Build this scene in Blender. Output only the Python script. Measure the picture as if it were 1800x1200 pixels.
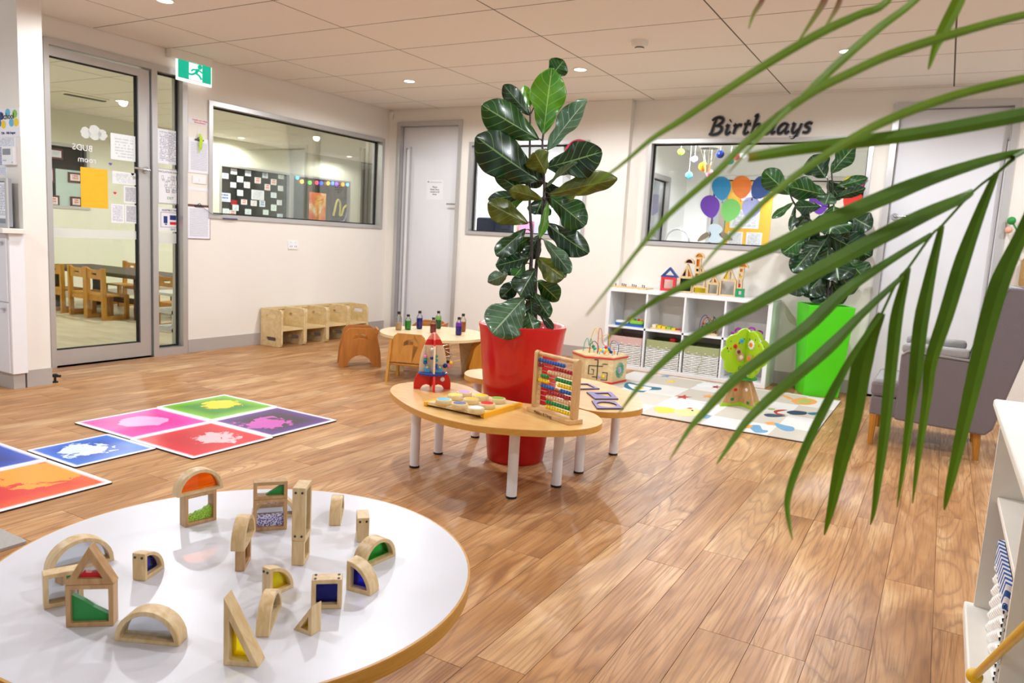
import bpy, bmesh, math, random
from mathutils import Vector, Matrix
R=random.Random(7)
PI=math.pi
for _o in list(bpy.data.objects): bpy.data.objects.remove(_o)
S=bpy.context.scene
C=S.collection
# ---------------------------------------------------------------- camera
F_PX,YAW,PITCH,ROLL,CAMH=1314.25,-0.51806,-0.13549,0.05689,1.1221
FW=Vector((math.sin(YAW)*math.cos(PITCH),math.cos(YAW)*math.cos(PITCH),math.sin(PITCH)))
_r=FW.cross(Vector((0,0,1))).normalized(); _u=_r.cross(FW)
RT=_r*math.cos(ROLL)+_u*math.sin(ROLL); UP=-_r*math.sin(ROLL)+_u*math.cos(ROLL)
CAM=Vector((0,0,CAMH))
cd=bpy.data.cameras.new('camera'); cam=bpy.data.objects.new('camera',cd); C.objects.link(cam)
cam.matrix_world=Matrix(((RT.x,UP.x,-FW.x,0),(RT.y,UP.y,-FW.y,0),(RT.z,UP.z,-FW.z,CAMH),(0,0,0,1)))
cd.sensor_width=36; cd.lens=F_PX/1800*36; cd.clip_start=.02; cd.clip_end=60
cd.dof.use_dof=True; cd.dof.focus_distance=2.2; cd.dof.aperture_fstop=8
S.camera=cam
# ---------------------------------------------------------------- world, view
w=bpy.data.worlds.new('world'); S.world=w; w.use_nodes=True
w.node_tree.nodes['Background'].inputs[0].default_value=(.97,1,1.04,1)
w.node_tree.nodes['Background'].inputs[1].default_value=.55
S.view_settings.view_transform='Standard'; S.view_settings.look='None'
S.view_settings.exposure=0.16; S.view_settings.gamma=1.0; S.view_settings.use_curve_mapping=False
LAMP_W=26.0
S.cycles.max_bounces=5; S.cycles.use_adaptive_sampling=True; S.cycles.adaptive_threshold=.05; S.cycles.diffuse_bounces=3; S.cycles.glossy_bounces=3; S.cycles.transmission_bounces=4; S.cycles.transparent_max_bounces=14; S.cycles.caustics_reflective=False; S.cycles.caustics_refractive=False
def ray(x,y): return RT*((x-900)/F_PX)+UP*(-(y-600)/F_PX)+FW
def pl(x,y,ax,v):                       # where the sight line through a photo pixel meets the plane axis=v
    d=ray(x,y); t=(v-CAM[ax])/d[ax]; return CAM+d*t
def atz(x,y,z=0): return pl(x,y,2,z)
def atd(x,y,d): return CAM+ray(x,y)*d
def proj(P):
    q=Vector(P)-CAM; z=q.dot(FW); return (900+F_PX*q.dot(RT)/z,600-F_PX*q.dot(UP)/z,z)
XL,YB,YR,HC=-5.569,6.7295,6.8073,2.471
# ---------------------------------------------------------------- mesh helpers
class MB:
    def __init__(s): s.v=[]; s.f=[]
    def add(s,vs,fs):
        n=len(s.v); s.v+= [tuple(a) for a in vs]; s.f+=[tuple(i+n for i in f) for f in fs]; return s
    def box(s,x0,x1,y0,y1,z0,z1):
        return s.add([(x0,y0,z0),(x1,y0,z0),(x1,y1,z0),(x0,y1,z0),(x0,y0,z1),(x1,y0,z1),(x1,y1,z1),(x0,y1,z1)],
            [(0,3,2,1),(4,5,6,7),(0,1,5,4),(1,2,6,5),(2,3,7,6),(3,0,4,7)])
    def cbox(s,c,d,rz=0):
        n=len(s.v); s.box(-d[0]/2,d[0]/2,-d[1]/2,d[1]/2,-d[2]/2,d[2]/2)
        m=Matrix.Rotation(rz,3,'Z')
        for i in range(n,len(s.v)): s.v[i]=tuple(m@Vector(s.v[i])+Vector(c))
        return s
    def tube(s,pts,r,n=8,cap=True):
        pts=[Vector(p) for p in pts]; k=len(pts); rr=r if isinstance(r,(list,tuple)) else [r]*k
        t0=(pts[1]-pts[0]).normalized(); a=t0.orthogonal().normalized(); rings=[]
        for i,p in enumerate(pts):
            t=((pts[min(i+1,k-1)]-pts[max(i-1,0)])).normalized()
            a=(a-t*a.dot(t)); a=a.normalized() if a.length>1e-6 else t.orthogonal().normalized()
            b=t.cross(a); rings.append([p+(a*math.cos(2*PI*j/n)+b*math.sin(2*PI*j/n))*rr[i] for j in range(n)])
        vs=[q for g in rings for q in g]; fs=[]
        for i in range(k-1):
            for j in range(n): fs.append((i*n+j,i*n+(j+1)%n,(i+1)*n+(j+1)%n,(i+1)*n+j))
        if cap: fs.append(tuple(range(n-1,-1,-1))); fs.append(tuple((k-1)*n+j for j in range(n)))
        return s.add(vs,fs)
    def lathe(s,prof,n=24,c=(0,0,0),close=True):
        vs=[];fs=[];k=len(prof)
        for r,z in prof:
            for j in range(n): vs.append((c[0]+r*math.cos(2*PI*j/n),c[1]+r*math.sin(2*PI*j/n),c[2]+z))
        for i in range(k-1):
            for j in range(n): fs.append((i*n+j,i*n+(j+1)%n,(i+1)*n+(j+1)%n,(i+1)*n+j))
        if close: fs.append(tuple(range(n-1,-1,-1))); fs.append(tuple((k-1)*n+j for j in range(n)))
        return s.add(vs,fs)
    def sphere(s,c,r,n=10,m=6,sz=1):
        return s.lathe([(max(1e-4,r*math.sin(PI*i/m)),-r*sz*math.cos(PI*i/m)) for i in range(m+1)],n,c)
    def prism(s,poly,d0,d1,f):           # poly: 2D outline; f(u,v,d)->xyz
        n=len(poly); vs=[f(u,v,d0) for u,v in poly]+[f(u,v,d1) for u,v in poly]
        return s.add(vs,[tuple(range(n-1,-1,-1)),tuple(range(n,2*n))]+[(i,(i+1)%n,(i+1)%n+n,i+n) for i in range(n)])
    def ring(s,out,inn,d0,d1,f):         # outline with one opening, both with the same number of points
        n=len(out); vs=[f(u,v,d0) for u,v in out]+[f(u,v,d0) for u,v in inn]+[f(u,v,d1) for u,v in out]+[f(u,v,d1) for u,v in inn]; fs=[]
        for i in range(n):
            j=(i+1)%n
            fs+=[(i,n+i,n+j,j),(2*n+i,2*n+j,3*n+j,3*n+i),(i,j,2*n+j,2*n+i),(n+i,3*n+i,3*n+j,n+j)]
        return s.add(vs,fs)
    def build(s,name,mat,parent=None,smooth=None,bevel=0,loc=None,seg=2):
        me=bpy.data.meshes.new(name); me.from_pydata(s.v,[],s.f)
        bm=bmesh.new(); bm.from_mesh(me); bmesh.ops.recalc_face_normals(bm,faces=bm.faces); bm.to_mesh(me); bm.free()
        if smooth is not None:
            me.polygons.foreach_set('use_smooth',[True]*len(me.polygons)); me.set_sharp_from_angle(angle=math.radians(smooth))
        me.materials.append(mat if not isinstance(mat,str) else MT[mat])
        o=bpy.data.objects.new(name,me); C.objects.link(o)
        if parent: o.parent=parent
        if loc is not None: o.location=loc
        if bevel:
            b=o.modifiers.new('bevel','BEVEL'); b.width=bevel; b.segments=seg; b.limit_method='ANGLE'; b.angle_limit=.6
        return o
XZ=lambda u,v,d:(u,d,v)
XY=lambda u,v,d:(u,v,d)
YZ=lambda u,v,d:(d,u,v)
def tag(o,label=None,cat=None,group=None,kind=None):
    if label: o['label']=label
    if cat: o['category']=cat
    if group: o['group']=group
    if kind: o['kind']=kind
    return o
def struct(o,label=None): o['kind']='structure'; o['label']=label or o.name.replace('_',' '); o['category']='structure'; return o
def thing(name,label,cat,loc=(0,0,0),rz=0,group=None):
    o=bpy.data.objects.new(name,None); o.empty_display_size=.05; C.objects.link(o); o.location=loc; o.rotation_euler=(0,0,rz)
    return tag(o,label,cat,group)
def dup(root,label=None,loc=None,rz=None,group=None):
    r=root.copy(); C.objects.link(r)
    if label: r['label']=label
    if group: r['group']=group
    if loc is not None: r.location=loc
    if rz is not None: r.rotation_euler=(0,0,rz)
    for ch in list(root.children):
        c=ch.copy(); C.objects.link(c); c.parent=r
        for g in list(ch.children):
            d=g.copy(); C.objects.link(d); d.parent=c
    return r
def inst(o,parent,loc=None,rot=None,mat=None):     # one more piece that shares mesh data
    c=o.copy()
    if mat: c.data=o.data.copy(); c.data.materials[0]=MT[mat]
    C.objects.link(c); c.parent=parent
    if loc is not None: c.location=loc
    if rot is not None: c.rotation_euler=rot
    return c
def rrect(x0,x1,y0,y1,r,n=5):
    p=[]
    for cx,cy,a in((x1-r,y1-r,0),(x0+r,y1-r,PI/2),(x0+r,y0+r,PI),(x1-r,y0+r,1.5*PI)):
        for i in range(n+1): p.append((cx+r*math.cos(a+PI/2*i/n),cy+r*math.sin(a+PI/2*i/n)))
    return p
def spline(pts,n=6,closed=False):
    out=[];k=len(pts);P=[Vector(p) for p in pts]
    rng=range(k) if closed else range(k-1)
    for i in rng:
        if closed: a,b,c,d=P[(i-1)%k],P[i],P[(i+1)%k],P[(i+2)%k]
        else: a,b,c,d=P[max(i-1,0)],P[i],P[i+1],P[min(i+2,k-1)]
        for j in range(n):
            t=j/n; out.append(.5*((2*b)+(c-a)*t+(2*a-5*b+4*c-d)*t*t+(3*b-a-3*c+d)*t**3))
    if not closed: out.append(P[-1])
    return out
def text(name,s,size,mat,parent,M,depth=.0006,align='CENTER',sp=1.0,shear=0):
    cu=bpy.data.curves.new(name,'FONT'); cu.body=s; cu.size=size; cu.align_x=align; cu.align_y='CENTER'; cu.extrude=depth; cu.resolution_u=2
    cu.space_line=sp; cu.shear=shear
    t=bpy.data.objects.new(name,cu); C.objects.link(t); bpy.context.view_layer.update()
    me=bpy.data.meshes.new_from_object(t.evaluated_get(bpy.context.evaluated_depsgraph_get())); bpy.data.objects.remove(t)
    me.transform(M); me.materials.clear(); me.materials.append(MT[mat])
    o=bpy.data.objects.new(name,me); C.objects.link(o); o.parent=parent; return o
# frames for text: on the left wall (facing +X), on a wall facing -Y, lying flat
def MX(x,y,z,flip=1): return Matrix.Translation((x,y,z))@Matrix(((0,0,flip,0),(flip,0,0,0),(0,1,0,0),(0,0,0,1)))
def MY(x,y,z): return Matrix.Translation((x,y,z))@Matrix(((1,0,0,0),(0,0,-1,0),(0,1,0,0),(0,0,0,1)))
# ---------------------------------------------------------------- materials
MT={}
def lin(h):
    h=h.lstrip('#'); c=[int(h[i:i+2],16)/255 for i in(0,2,4)]
    return tuple((x/12.92 if x<=.04045 else((x+.055)/1.055)**2.4) for x in c)+(1,)
def nt(key):
    m=bpy.data.materials.new(key); m.use_nodes=True; MT[key]=m; t=m.node_tree; return m,t,t.nodes,t.links,t.nodes['Principled BSDF']
def mix(n,l,a,b,fac,mode='MIX'):
    x=n.new('ShaderNodeMix'); x.data_type='RGBA'; x.blend_type=mode
    for s,v in((6,a),(7,b)):
        if isinstance(v,tuple): x.inputs[s].default_value=v
        else: l.new(v,x.inputs[s])
    if isinstance(fac,(int,float)): x.inputs[0].default_value=fac
    else: l.new(fac,x.inputs[0])
    return x.outputs[2]
def math_(n,l,op,a,b=None):
    x=n.new('ShaderNodeMath'); x.operation=op
    for i,v in enumerate((a,b)):
        if v is None: continue
        if isinstance(v,(int,float)): x.inputs[i].default_value=v
        else: l.new(v,x.inputs[i])
    return x.outputs[0]
def ramp(n,l,fac,stops):
    r=n.new('ShaderNodeValToRGB'); l.new(fac,r.inputs[0]); e=r.color_ramp.elements
    while len(e)<len(stops): e.new(.5)
    for i,(p,c) in enumerate(stops): e[i].position=p; e[i].color=c if isinstance(c,tuple) else lin(c)
    return r.outputs[0]
def noise(n,l,vec,scale,detail=3,dist=0,rough=.5):
    x=n.new('ShaderNodeTexNoise'); x.inputs['Scale'].default_value=scale; x.inputs['Detail'].default_value=detail; x.inputs['Distortion'].default_value=dist; x.inputs['Roughness'].default_value=rough
    if vec is not None: l.new(vec,x.inputs['Vector'])
    return x.outputs[0]
def coord(n,l,which='Object',scale=(1,1,1),rand=False):
    t=n.new('ShaderNodeTexCoord'); o=t.outputs[which]
    if rand:
        oi=n.new('ShaderNodeObjectInfo'); a=n.new('ShaderNodeVectorMath'); a.operation='MULTIPLY_ADD'
        cx=n.new('ShaderNodeCombineXYZ')
        for i in range(3): l.new(oi.outputs['Random'],cx.inputs[i])
        l.new(cx.outputs[0],a.inputs[0]); a.inputs[1].default_value=(37,53,11); l.new(o,a.inputs[2]); o=a.outputs[0]
    m=n.new('ShaderNodeMapping'); m.inputs['Scale'].default_value=scale; l.new(o,m.inputs['Vector']); return m.outputs[0]
def bump(n,l,h,b,strength=.2,dist=.01):
    x=n.new('ShaderNodeBump'); x.inputs['Strength'].default_value=strength; x.inputs['Distance'].default_value=dist; l.new(h,x.inputs['Height']); l.new(x.outputs[0],b.inputs['Normal'])
def flat(key,hexc,rough=.5,metal=0,var=.06,scale=18,bmp=0,emit=0,coat=0,spec=.5,trans=0):
    m,t,n,l,b=nt(key); c=lin(hexc); d=tuple(x*(1-var) for x in c[:3])+(1,); e=tuple(min(1,x*(1+var)) for x in c[:3])+(1,)
    f=noise(n,l,coord(n,l),scale,3); l.new(mix(n,l,d,e,f),b.inputs['Base Color'])
    b.inputs['Roughness'].default_value=rough; b.inputs['Metallic'].default_value=metal; b.inputs['Coat Weight'].default_value=coat; b.inputs['Specular IOR Level'].default_value=spec
    if bmp: bump(n,l,noise(n,l,coord(n,l),scale*8,2),b,bmp,.004)
    if emit: b.inputs['Emission Color'].default_value=c; b.inputs['Emission Strength'].default_value=emit
    if trans: b.inputs['Transmission Weight'].default_value=trans
    return m
def wood(key,c1,c2,scale=6,axis=(1,1,.12),rough=.4,coat=0,rand=True):
    m,t,n,l,b=nt(key); v=coord(n,l,'Object',axis,rand)
    f=noise(n,l,v,scale*4,4,1.2); g=noise(n,l,v,scale*22,2,.3)
    l.new(mix(n,l,mix(n,l,lin(c1),lin(c2),ramp(n,l,f,[(.32,'#000000'),(.7,'#ffffff')])),lin(c2),math_(n,l,'MULTIPLY',g,.35)),b.inputs['Base Color'])
    b.inputs['Roughness'].default_value=rough; b.inputs['Coat Weight'].default_value=coat; b.inputs['Coat Roughness'].default_value=.15; bump(n,l,g,b,.08,.002); return m
def glass(key,tint='#ffffff',refl=.07,rough=0):
    m=bpy.data.materials.new(key); m.use_nodes=True; MT[key]=m; t=m.node_tree; n=t.nodes; l=t.links
    n.remove(n['Principled BSDF']); o=n['Material Output']
    a=n.new('ShaderNodeBsdfTransparent'); a.inputs[0].default_value=tuple(c**.5 for c in lin(tint)[:3])+(1,); g=n.new('ShaderNodeBsdfGlossy'); g.inputs['Roughness'].default_value=rough
    fr=n.new('ShaderNodeFresnel'); fr.inputs[0].default_value=1.45; x=n.new('ShaderNodeMixShader'); mm=math_(n,l,'MULTIPLY',fr.outputs[0],refl/.04*.5)
    l.new(mm,x.inputs[0]); l.new(a.outputs[0],x.inputs[1]); l.new(g.outputs[0],x.inputs[2]); l.new(x.outputs[0],o.inputs[0]); return m
def frosted(key,col,alpha):
    m=bpy.data.materials.new(key); m.use_nodes=True; MT[key]=m; t=m.node_tree; n=t.nodes; l=t.links
    b=n['Principled BSDF']; b.inputs['Base Color'].default_value=lin(col); b.inputs['Alpha'].default_value=alpha; b.inputs['Roughness'].default_value=.6; return m
def page(key,bg='#efeef2',ink='#55565e',lines=18,margin=.12,fill=.55,gap=.45,axis=2,u=0,title=True):
    """flat print: rows of short dark marks"""
    m,t,n,l,b=nt(key); tc=n.new('ShaderNodeTexCoord'); sp=n.new('ShaderNodeSeparateXYZ'); l.new(tc.outputs['Generated'],sp.inputs[0])
    U=sp.outputs[u]; V=sp.outputs[axis]
    row=math_(n,l,'MULTIPLY',V,lines); fr=math_(n,l,'FRACT',row); fl=math_(n,l,'FLOOR',row)
    on=math_(n,l,'LESS_THAN',fr,gap)
    cx=n.new('ShaderNodeCombineXYZ'); l.new(math_(n,l,'MULTIPLY',U,16.0),cx.inputs[0]); l.new(math_(n,l,'MULTIPLY',fl,7.3),cx.inputs[1])
    nz=noise(n,l,cx.outputs[0],1.0,2); w_=math_(n,l,'LESS_THAN',nz,fill)
    k=math_(n,l,'MULTIPLY',on,w_)
    for a,op,v in((U,'GREATER_THAN',margin),(U,'LESS_THAN',1-margin),(V,'GREATER_THAN',margin*.7),(V,'LESS_THAN',1-margin*.7)): k=math_(n,l,'MULTIPLY',k,math_(n,l,op,a,v))
    l.new(mix(n,l,lin(bg),lin(ink),k),b.inputs['Base Color']); b.inputs['Roughness'].default_value=.55; return m
flat('wall','#efe8de',.75,var=.015,scale=4,bmp=.02); flat('wall_lr','#ece8d6',.75,var=.015,scale=4); flat('ceil','#f4ede5',.9,var=.03,scale=160,bmp=.12)
flat('wall_white','#efefee',.6,var=.01); flat('tbar','#5f5448',.8)
flat('skirt','#b4aca6',.5,var=.03); flat('alu','#c6c3c1',.35,.55,.03); flat('alu_dark','#7d7a78',.4,.5); flat('black','#0d0d10',.45); flat('gasket','#161616',.7)
flat('door_white','#e6e5e8',.4,var=.015,scale=3); flat('white','#f2f1f2',.35,var=.02); flat('white_lam','#dcdbe1',.32,var=.015,scale=5,spec=.5); flat('cream_white','#efe9de',.4,var=.03); flat('paper','#efedf0',.7,var=.02)
flat('steel','#c9c9cc',.22,1.0,.03); flat('dark_steel','#4d4d50',.35,.9)
flat('red_pot','#c9040e',.32,var=.05,coat=.3,scale=5); flat('green_pot','#53d814',.4,var=.04,scale=6); flat('soil','#2a1d15',.9,var=.5,scale=60,bmp=.6)
for k,c in dict(red='#d8202a',orange='#f08a1c',yellow='#f4cf18',green='#1f8a3c',lime='#8cc63a',blue='#1f5fae',navy='#1a2f7a',cyan='#5fb7d6',purple='#6d4a9e',pink='#e98ab0',teal='#2aa69a',magenta='#b5318f',grey='#8d8f94',lav='#a9a6d0',cream='#f0e2c0',brown='#6a3d22',skin='#f0c9a0').items(): flat(k,c,.4,var=.05)
flat('purple_foam','#77689e',.55); flat('soft_red','#d4696c',.5); flat('kraft','#c9a878',.7)
wood('ply','#e2bf8b','#cfa467',4,(1,1,.25)); wood('ply_pale','#e8d3a6','#d4b47c',4,(1,.3,1)); wood('block_wood','#ead0a4','#d2ae78',14,(1,1,.2)); wood('block_dark','#cfa678','#b48858',14,(1,1,.2))
wood('beech','#e6bd7c','#d6a560',3,(.3,1,1),.28,.2); wood('beech_edge','#d9a24e','#c98f3c',6,(1,1,8)); wood('ply_edge','#d9a24c','#b47c2c',3,(.5,.5,60))
wood('bent_ply','#c47e38','#ac6828',5,(1,1,.12)); wood('bent_ply2','#c98628','#b0701c',5,(1,1,.12)); wood('pine','#d29a3c','#b97c26',6,(1,1,.2)); wood('dark_table','#5a4030','#33241a',5,(.15,1,1),.65); wood('abacus','#dcb582','#c8995f',8,(1,1,.2)); wood('leg_wood','#c98a34','#a86c22',8,(1,1,.15))
glass('glass','#fafbf9',.05); glass('glass_green','#f4f6ea',.05); glass('glass_dark','#b4b2ac',.06); glass('pane_clear','#f4f4f4',.03); glass('pane_mirror','#c8ccd4',.3)
glass('bottle','#f4f6f4',.06)
glass('g_orange','#f07818',.05); glass('g_green','#12a01c',.05); glass('g_blue','#1018b0',.05); glass('g_yellow','#f6e000',.05); glass('g_navy','#080a50',.05); glass('g_red','#d01818',.05); glass('g_amber','#d89040',.05)
frosted('white_film','#f4f6f4',.55)
# ------ floor planks: long grain along Y, each board its own figure
def plank_mat(key):
    m,t,n,l,b=nt(key); v=coord(n,l,'Object',(1,.11,1),True)
    warp=noise(n,l,coord(n,l,'Object',(1,.35,1),True),4.5,3,.6)
    wv=n.new('ShaderNodeTexWave'); wv.wave_type='BANDS'; wv.bands_direction='X'; wv.inputs['Scale'].default_value=5; wv.inputs['Distortion'].default_value=14; wv.inputs['Detail'].default_value=2.5; wv.inputs['Detail Scale'].default_value=1.1; l.new(v,wv.inputs['Vector'])
    fine=noise(n,l,coord(n,l,'Object',(1,.03,1),True),150,3,.4)
    broad=noise(n,l,coord(n,l,'Object',(1,.22,1),True),7,3,1.0)
    fld=noise(n,l,coord(n,l,'Object',(1,.10,1),True),6.0,1.5,.35,.4)
    ctr=math_(n,l,'FRACT',math_(n,l,'ADD',math_(n,l,'MULTIPLY',fld,17.0),math_(n,l,'MULTIPLY',fine,.35)))
    c=ramp(n,l,broad,[(.28,'#7e4c22'),(.42,'#a8733e'),(.55,'#c08c58'),(.72,'#dcb27e')])
    c=mix(n,l,c,lin('#744620'),math_(n,l,'MULTIPLY',ramp(n,l,ctr,[(0,'#ffffff'),(.16,'#303030'),(.4,'#000000'),(.75,'#202020'),(1,'#e0e0e0')]),.74))
    c=mix(n,l,c,lin('#6a4020'),math_(n,l,'MULTIPLY',ramp(n,l,fine,[(.48,'#000000'),(.7,'#ffffff')]),.6))
    oi=n.new('ShaderNodeObjectInfo'); c=mix(n,l,c,ramp(n,l,oi.outputs['Random'],[(0,'#d8b48a'),(.35,'#b98558'),(.7,'#cda179'),(1,'#9c6a44')]),.28)
    l.new(c,b.inputs['Base Color']); b.inputs['Roughness'].default_value=.4; b.inputs['Specular IOR Level'].default_value=.28
    l.new(ramp(n,l,fine,[(.3,(.36,.36,.36,1)),(.8,(.55,.55,.55,1))]),b.inputs['Roughness']); bump(n,l,fine,b,.12,.002)
plank_mat('plank')
def vinyl(key):
    m,t,n,l,b=nt(key); f=noise(n,l,coord(n,l,'Object',(.25,1,1)),9,4,.5); l.new(ramp(n,l,f,[(.3,'#cfc3a2'),(.7,'#e6dcc0')]),b.inputs['Base Color']); b.inputs['Roughness'].default_value=.35
vinyl('vinyl')
def lampmat(key,c,s):
    m,t,n,l,b=nt(key); b.inputs['Emission Color'].default_value=lin(c); b.inputs['Emission Strength'].default_value=s; b.inputs['Base Color'].default_value=lin(c)
lampmat('lamp','#fff4e2',14)
# ---------------------------------------------------------------- room shell
def wall_mb(f,u0,u1,z0,z1,d0,d1,holes):
    us=sorted({u0,u1,*[h[0] for h in holes],*[h[1] for h in holes]}); zs=sorted({z0,z1,*[h[2] for h in holes],*[h[3] for h in holes]}); mb=MB()
    for i in range(len(us)-1):
        for j in range(len(zs)-1):
            uc=(us[i]+us[i+1])/2; zc=(zs[j]+zs[j+1])/2
            if any(h[0]<uc<h[1] and h[2]<zc<h[3] for h in holes): continue
            mb.prism([(us[i],zs[j]),(us[i+1],zs[j]),(us[i+1],zs[j+1]),(us[i],zs[j+1])],d0,d1,f)
    return mb
GD=(3.0,4.135,0,2.325); W1=(4.345,6.648,1.155,2.145)
struct(wall_mb(YZ,2.72,6.85,-.02,HC+.03,XL-.12,XL,[GD,W1]).build('wall_left','wall'),'cream left wall with the glass door and long window')
D1=(-5.447,-4.58,0,2.335); W2=(-4.48,-3.10,1.15,2.108)
struct(wall_mb(XZ,XL,-2.70,-.02,HC+.03,YB,YB+.13,[D1,W2]).build('wall_back','wall'),'cream back wall behind the tall fig plant')
W3=(-2.535,-.62,1.145,2.112); D3=(-.505,.345,0,2.362)
struct(wall_mb(XZ,-2.70,1.9,-.02,HC+.03,YR,YR+.13,[W3,D3]).build('wall_recess','wall'),'cream recessed back wall under the birthday lettering')
struct(MB().box(-10.4,-5.05,2.575,2.72,-.02,HC+.03).build('wall_partition','wall'),'short cream wall end left of the glass door')
def skirt(name,*b): struct(MB().box(*b).build(name,'skirt'),name.replace('_',' '))
skirt('baseboard_left',XL,XL+.012,4.14,YB,0,.11); skirt('baseboard_back',-4.57,-2.70,YB-.012,YB,0,.11); skirt('baseboard_recess',-2.69,-.51,YR-.012,YR,0,.11)
skirt('baseboard_right',.35,1.9,YR-.012,YR,0,.11)
struct(MB().box(-6.2,-5.038,2.563,2.575,0,.11).box(-5.05,-5.038,2.575,2.72,0,.11).build('baseboard_partition','skirt'),'grey skirting around the short wall end')
# ceiling: grid bars plus one object per tile
GX,GY=-4.913,3.9596
ce=struct(MB().box(XL-.05,2.2,-2.5,YR+.05,HC+.0012,HC+.05).build('ceiling','tbar'),'suspended ceiling of beige tiles in a thin grid')
cl=struct(MB().box(-10.4,XL-.12,2.6,13.2,HC+.0012,HC+.05).build('ceiling_side_room','tbar'),'tiled ceiling of the room behind the glass door')
cache={}
def tile(x0,x1,y0,y1,par,wid=1.2,mat='ceil',name='ceiling_tile',th=.003,z=HC):
    k=(round(x1-x0,3),round(y1-y0,3),mat)
    if k not in cache:
        g=.005; cache[k]=MB().box(g,k[0]-g,g,k[1]-g,0,th).build(name,mat,par)
        o=cache[k]
    else: o=inst(cache[k],par)
    o.location=(x0,y0,z); return o
def tiles(xa,xb,ya,yb,par):
    xs=[xa]+[GX+1.2*i for i in range(-6,9) if xa+.02<GX+1.2*i<xb-.02]+[xb]; ys=[ya]+[GY+.6*i for i in range(-12,20) if ya+.02<GY+.6*i<yb-.02]+[yb]
    for i in range(len(xs)-1):
        for j in range(len(ys)-1): tile(xs[i],xs[i+1],ys[j],ys[j+1],par)
tiles(XL,2.0,-.8,YB,ce); tiles(-2.70,2.0,YB,YR,ce); tiles(-10.3,XL-.12,2.72,13,cl)
# floor: boards of the main room
fl=struct(MB().box(XL-.03,2.2,-2.5,YR,-.05,-.003).build('floor','plank'),'warm brown timber-look plank floor')
PW=.153; pc={}; npl=0
col=0; x=XL
while x<1.6:
    y=-1.6+R.random()*1.22
    while y<YR:
        y1=min(y+1.22,YR)
        pts=[proj((a,b,0)) for a in(x,x+PW) for b in(max(y,.05),(max(y,.05)+y1)/2,y1)]
        if y1-y>.05 and any(q[2]>.2 and -30<q[0]<1830 and -30<q[1]<1230 for q in pts):
            k=round(y1-y,3)
            if k not in pc:
                g=.0009; o=MB().box(g,PW-g,g,k-g,-.003,0).build('plank','plank',fl); pc[k]=o
            else: o=inst(pc[k],fl)
            o.location=(x,y,0); npl+=1
        y+=1.22
    x+=PW
struct(MB().box(-10.4,XL,2.72,13.2,-.05,-.001).build('floor_side_room','vinyl'),'pale vinyl floor of the room behind the glass door')
# ---------------------------------------------------------------- ceiling lamps
LB={}
def downlight(x,y,label,group='recessed ceiling downlights',power=None):
    t=thing('downlight',label,'ceiling light',(x,y,HC),0,group)
    if not LB:
        LB['r']=MB().ring([(.058*math.cos(a*PI/12),.058*math.sin(a*PI/12)) for a in range(24)],[(.046*math.cos(a*PI/12),.046*math.sin(a*PI/12)) for a in range(24)],-.006,0,XY).build('trim_ring','white',t)
        LB['d']=MB().lathe([(.046,-.003),(.046,-.001)],24).build('diffuser','lamp',t)
    else: inst(LB['r'],t); inst(LB['d'],t)
    ld=bpy.data.lights.new('downlight_light','SPOT'); ld.spot_size=math.radians(170); ld.spot_blend=.35; ld.shadow_soft_size=.05; ld.energy=(power or LAMP_W)*2.7; ld.color=(.95,1,1.06)
    o=bpy.data.objects.new('downlight_light',ld); C.objects.link(o); o.parent=t; o.location=(0,0,-.02)
for x,y,lb in((-4.34,5.5,'round downlight near the door in the back corner'),(-2.66,5.5,'round downlight right of the tall fig plant top'),(-.73,5.5,'round downlight seen among the palm leaflets'),(-4.39,3.11,'round downlight at the top left above the exit sign')):
    downlight(x,y,lb)
for x,y,lb in((-2.6,3.1,'downlight high above the red planter'),(-.73,3.1,'downlight high above the open plank floor'),(-4.39,.7,'downlight above the left floor mats'),(-2.6,.7,'downlight above the left side of the white table'),(1.1,3.1,'downlight above the bookcase end'),(1.1,5.5,'downlight right of the armchair'),(1.1,.7,'downlight above the palm pot')): downlight(x,y,lb)
for x,y,lb in((-8.6,5.5,'round downlight seen through the glass door'),(-9.88,8.33,'left downlight seen through the long window'),(-8.32,8.4,'middle downlight seen through the long window'),(-9.8,10.72,'right downlight seen through the long window')):
    downlight(x,y,lb,'downlights in the room behind the glass',LAMP_W*1.0)
for x,y,lb in((-7.0,5.5,'side room downlight nearest the glass door'),(-7.2,8.4,'side room downlight nearest the long window'),(-7.2,10.7,'side room downlight at the far end'),(-8.6,3.4,'side room downlight by the partition')): downlight(x,y,lb,'downlights in the room behind the glass',LAMP_W*1.0)
# ================================================================ doors, windows, wall furniture
def LW(x,y,X=XL): p=pl(x,y,0,X); return p.y,p.z
def BWp(x,y,Y=YB): p=pl(x,y,1,Y); return p.x,p.z
def rect(u0,u1,v0,v1): return [(u0,v0),(u1,v0),(u1,v1),(u0,v1)]
def window(name,f,r,d0,d1,fw,label,panes,gl='glass',gd=None,sgn=1):
    """frame ring = the window; children: mullions, glazing gaskets, panes"""
    o=struct(MB().ring(rect(*r),rect(r[0]+fw,r[1]-fw,r[2]+fw,r[3]-fw),d0,d1,f).build(name,'alu'),label)
    gd=(d0+d1)/2 if gd is None else gd
    for i,(a,b,z0,z1) in enumerate(panes):
        MB().ring(rect(a,b,z0,z1),rect(a+.012,b-.012,z0+.012,z1-.012),gd-.012,gd+.012,f).build('gasket','gasket',o)
        MB().prism(rect(a+.01,b-.01,z0+.01,z1-.01),gd-.003,gd+.003,f).build('pane',gl,o)
    return o
o=window('window_1',YZ,W1,XL-.13,XL+.014,.04,'long grey framed window in the left wall',[(W1[0]+.04,W1[1]-.04,W1[2]+.04,W1[3]-.04)],'glass_green',XL-.075)
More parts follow.
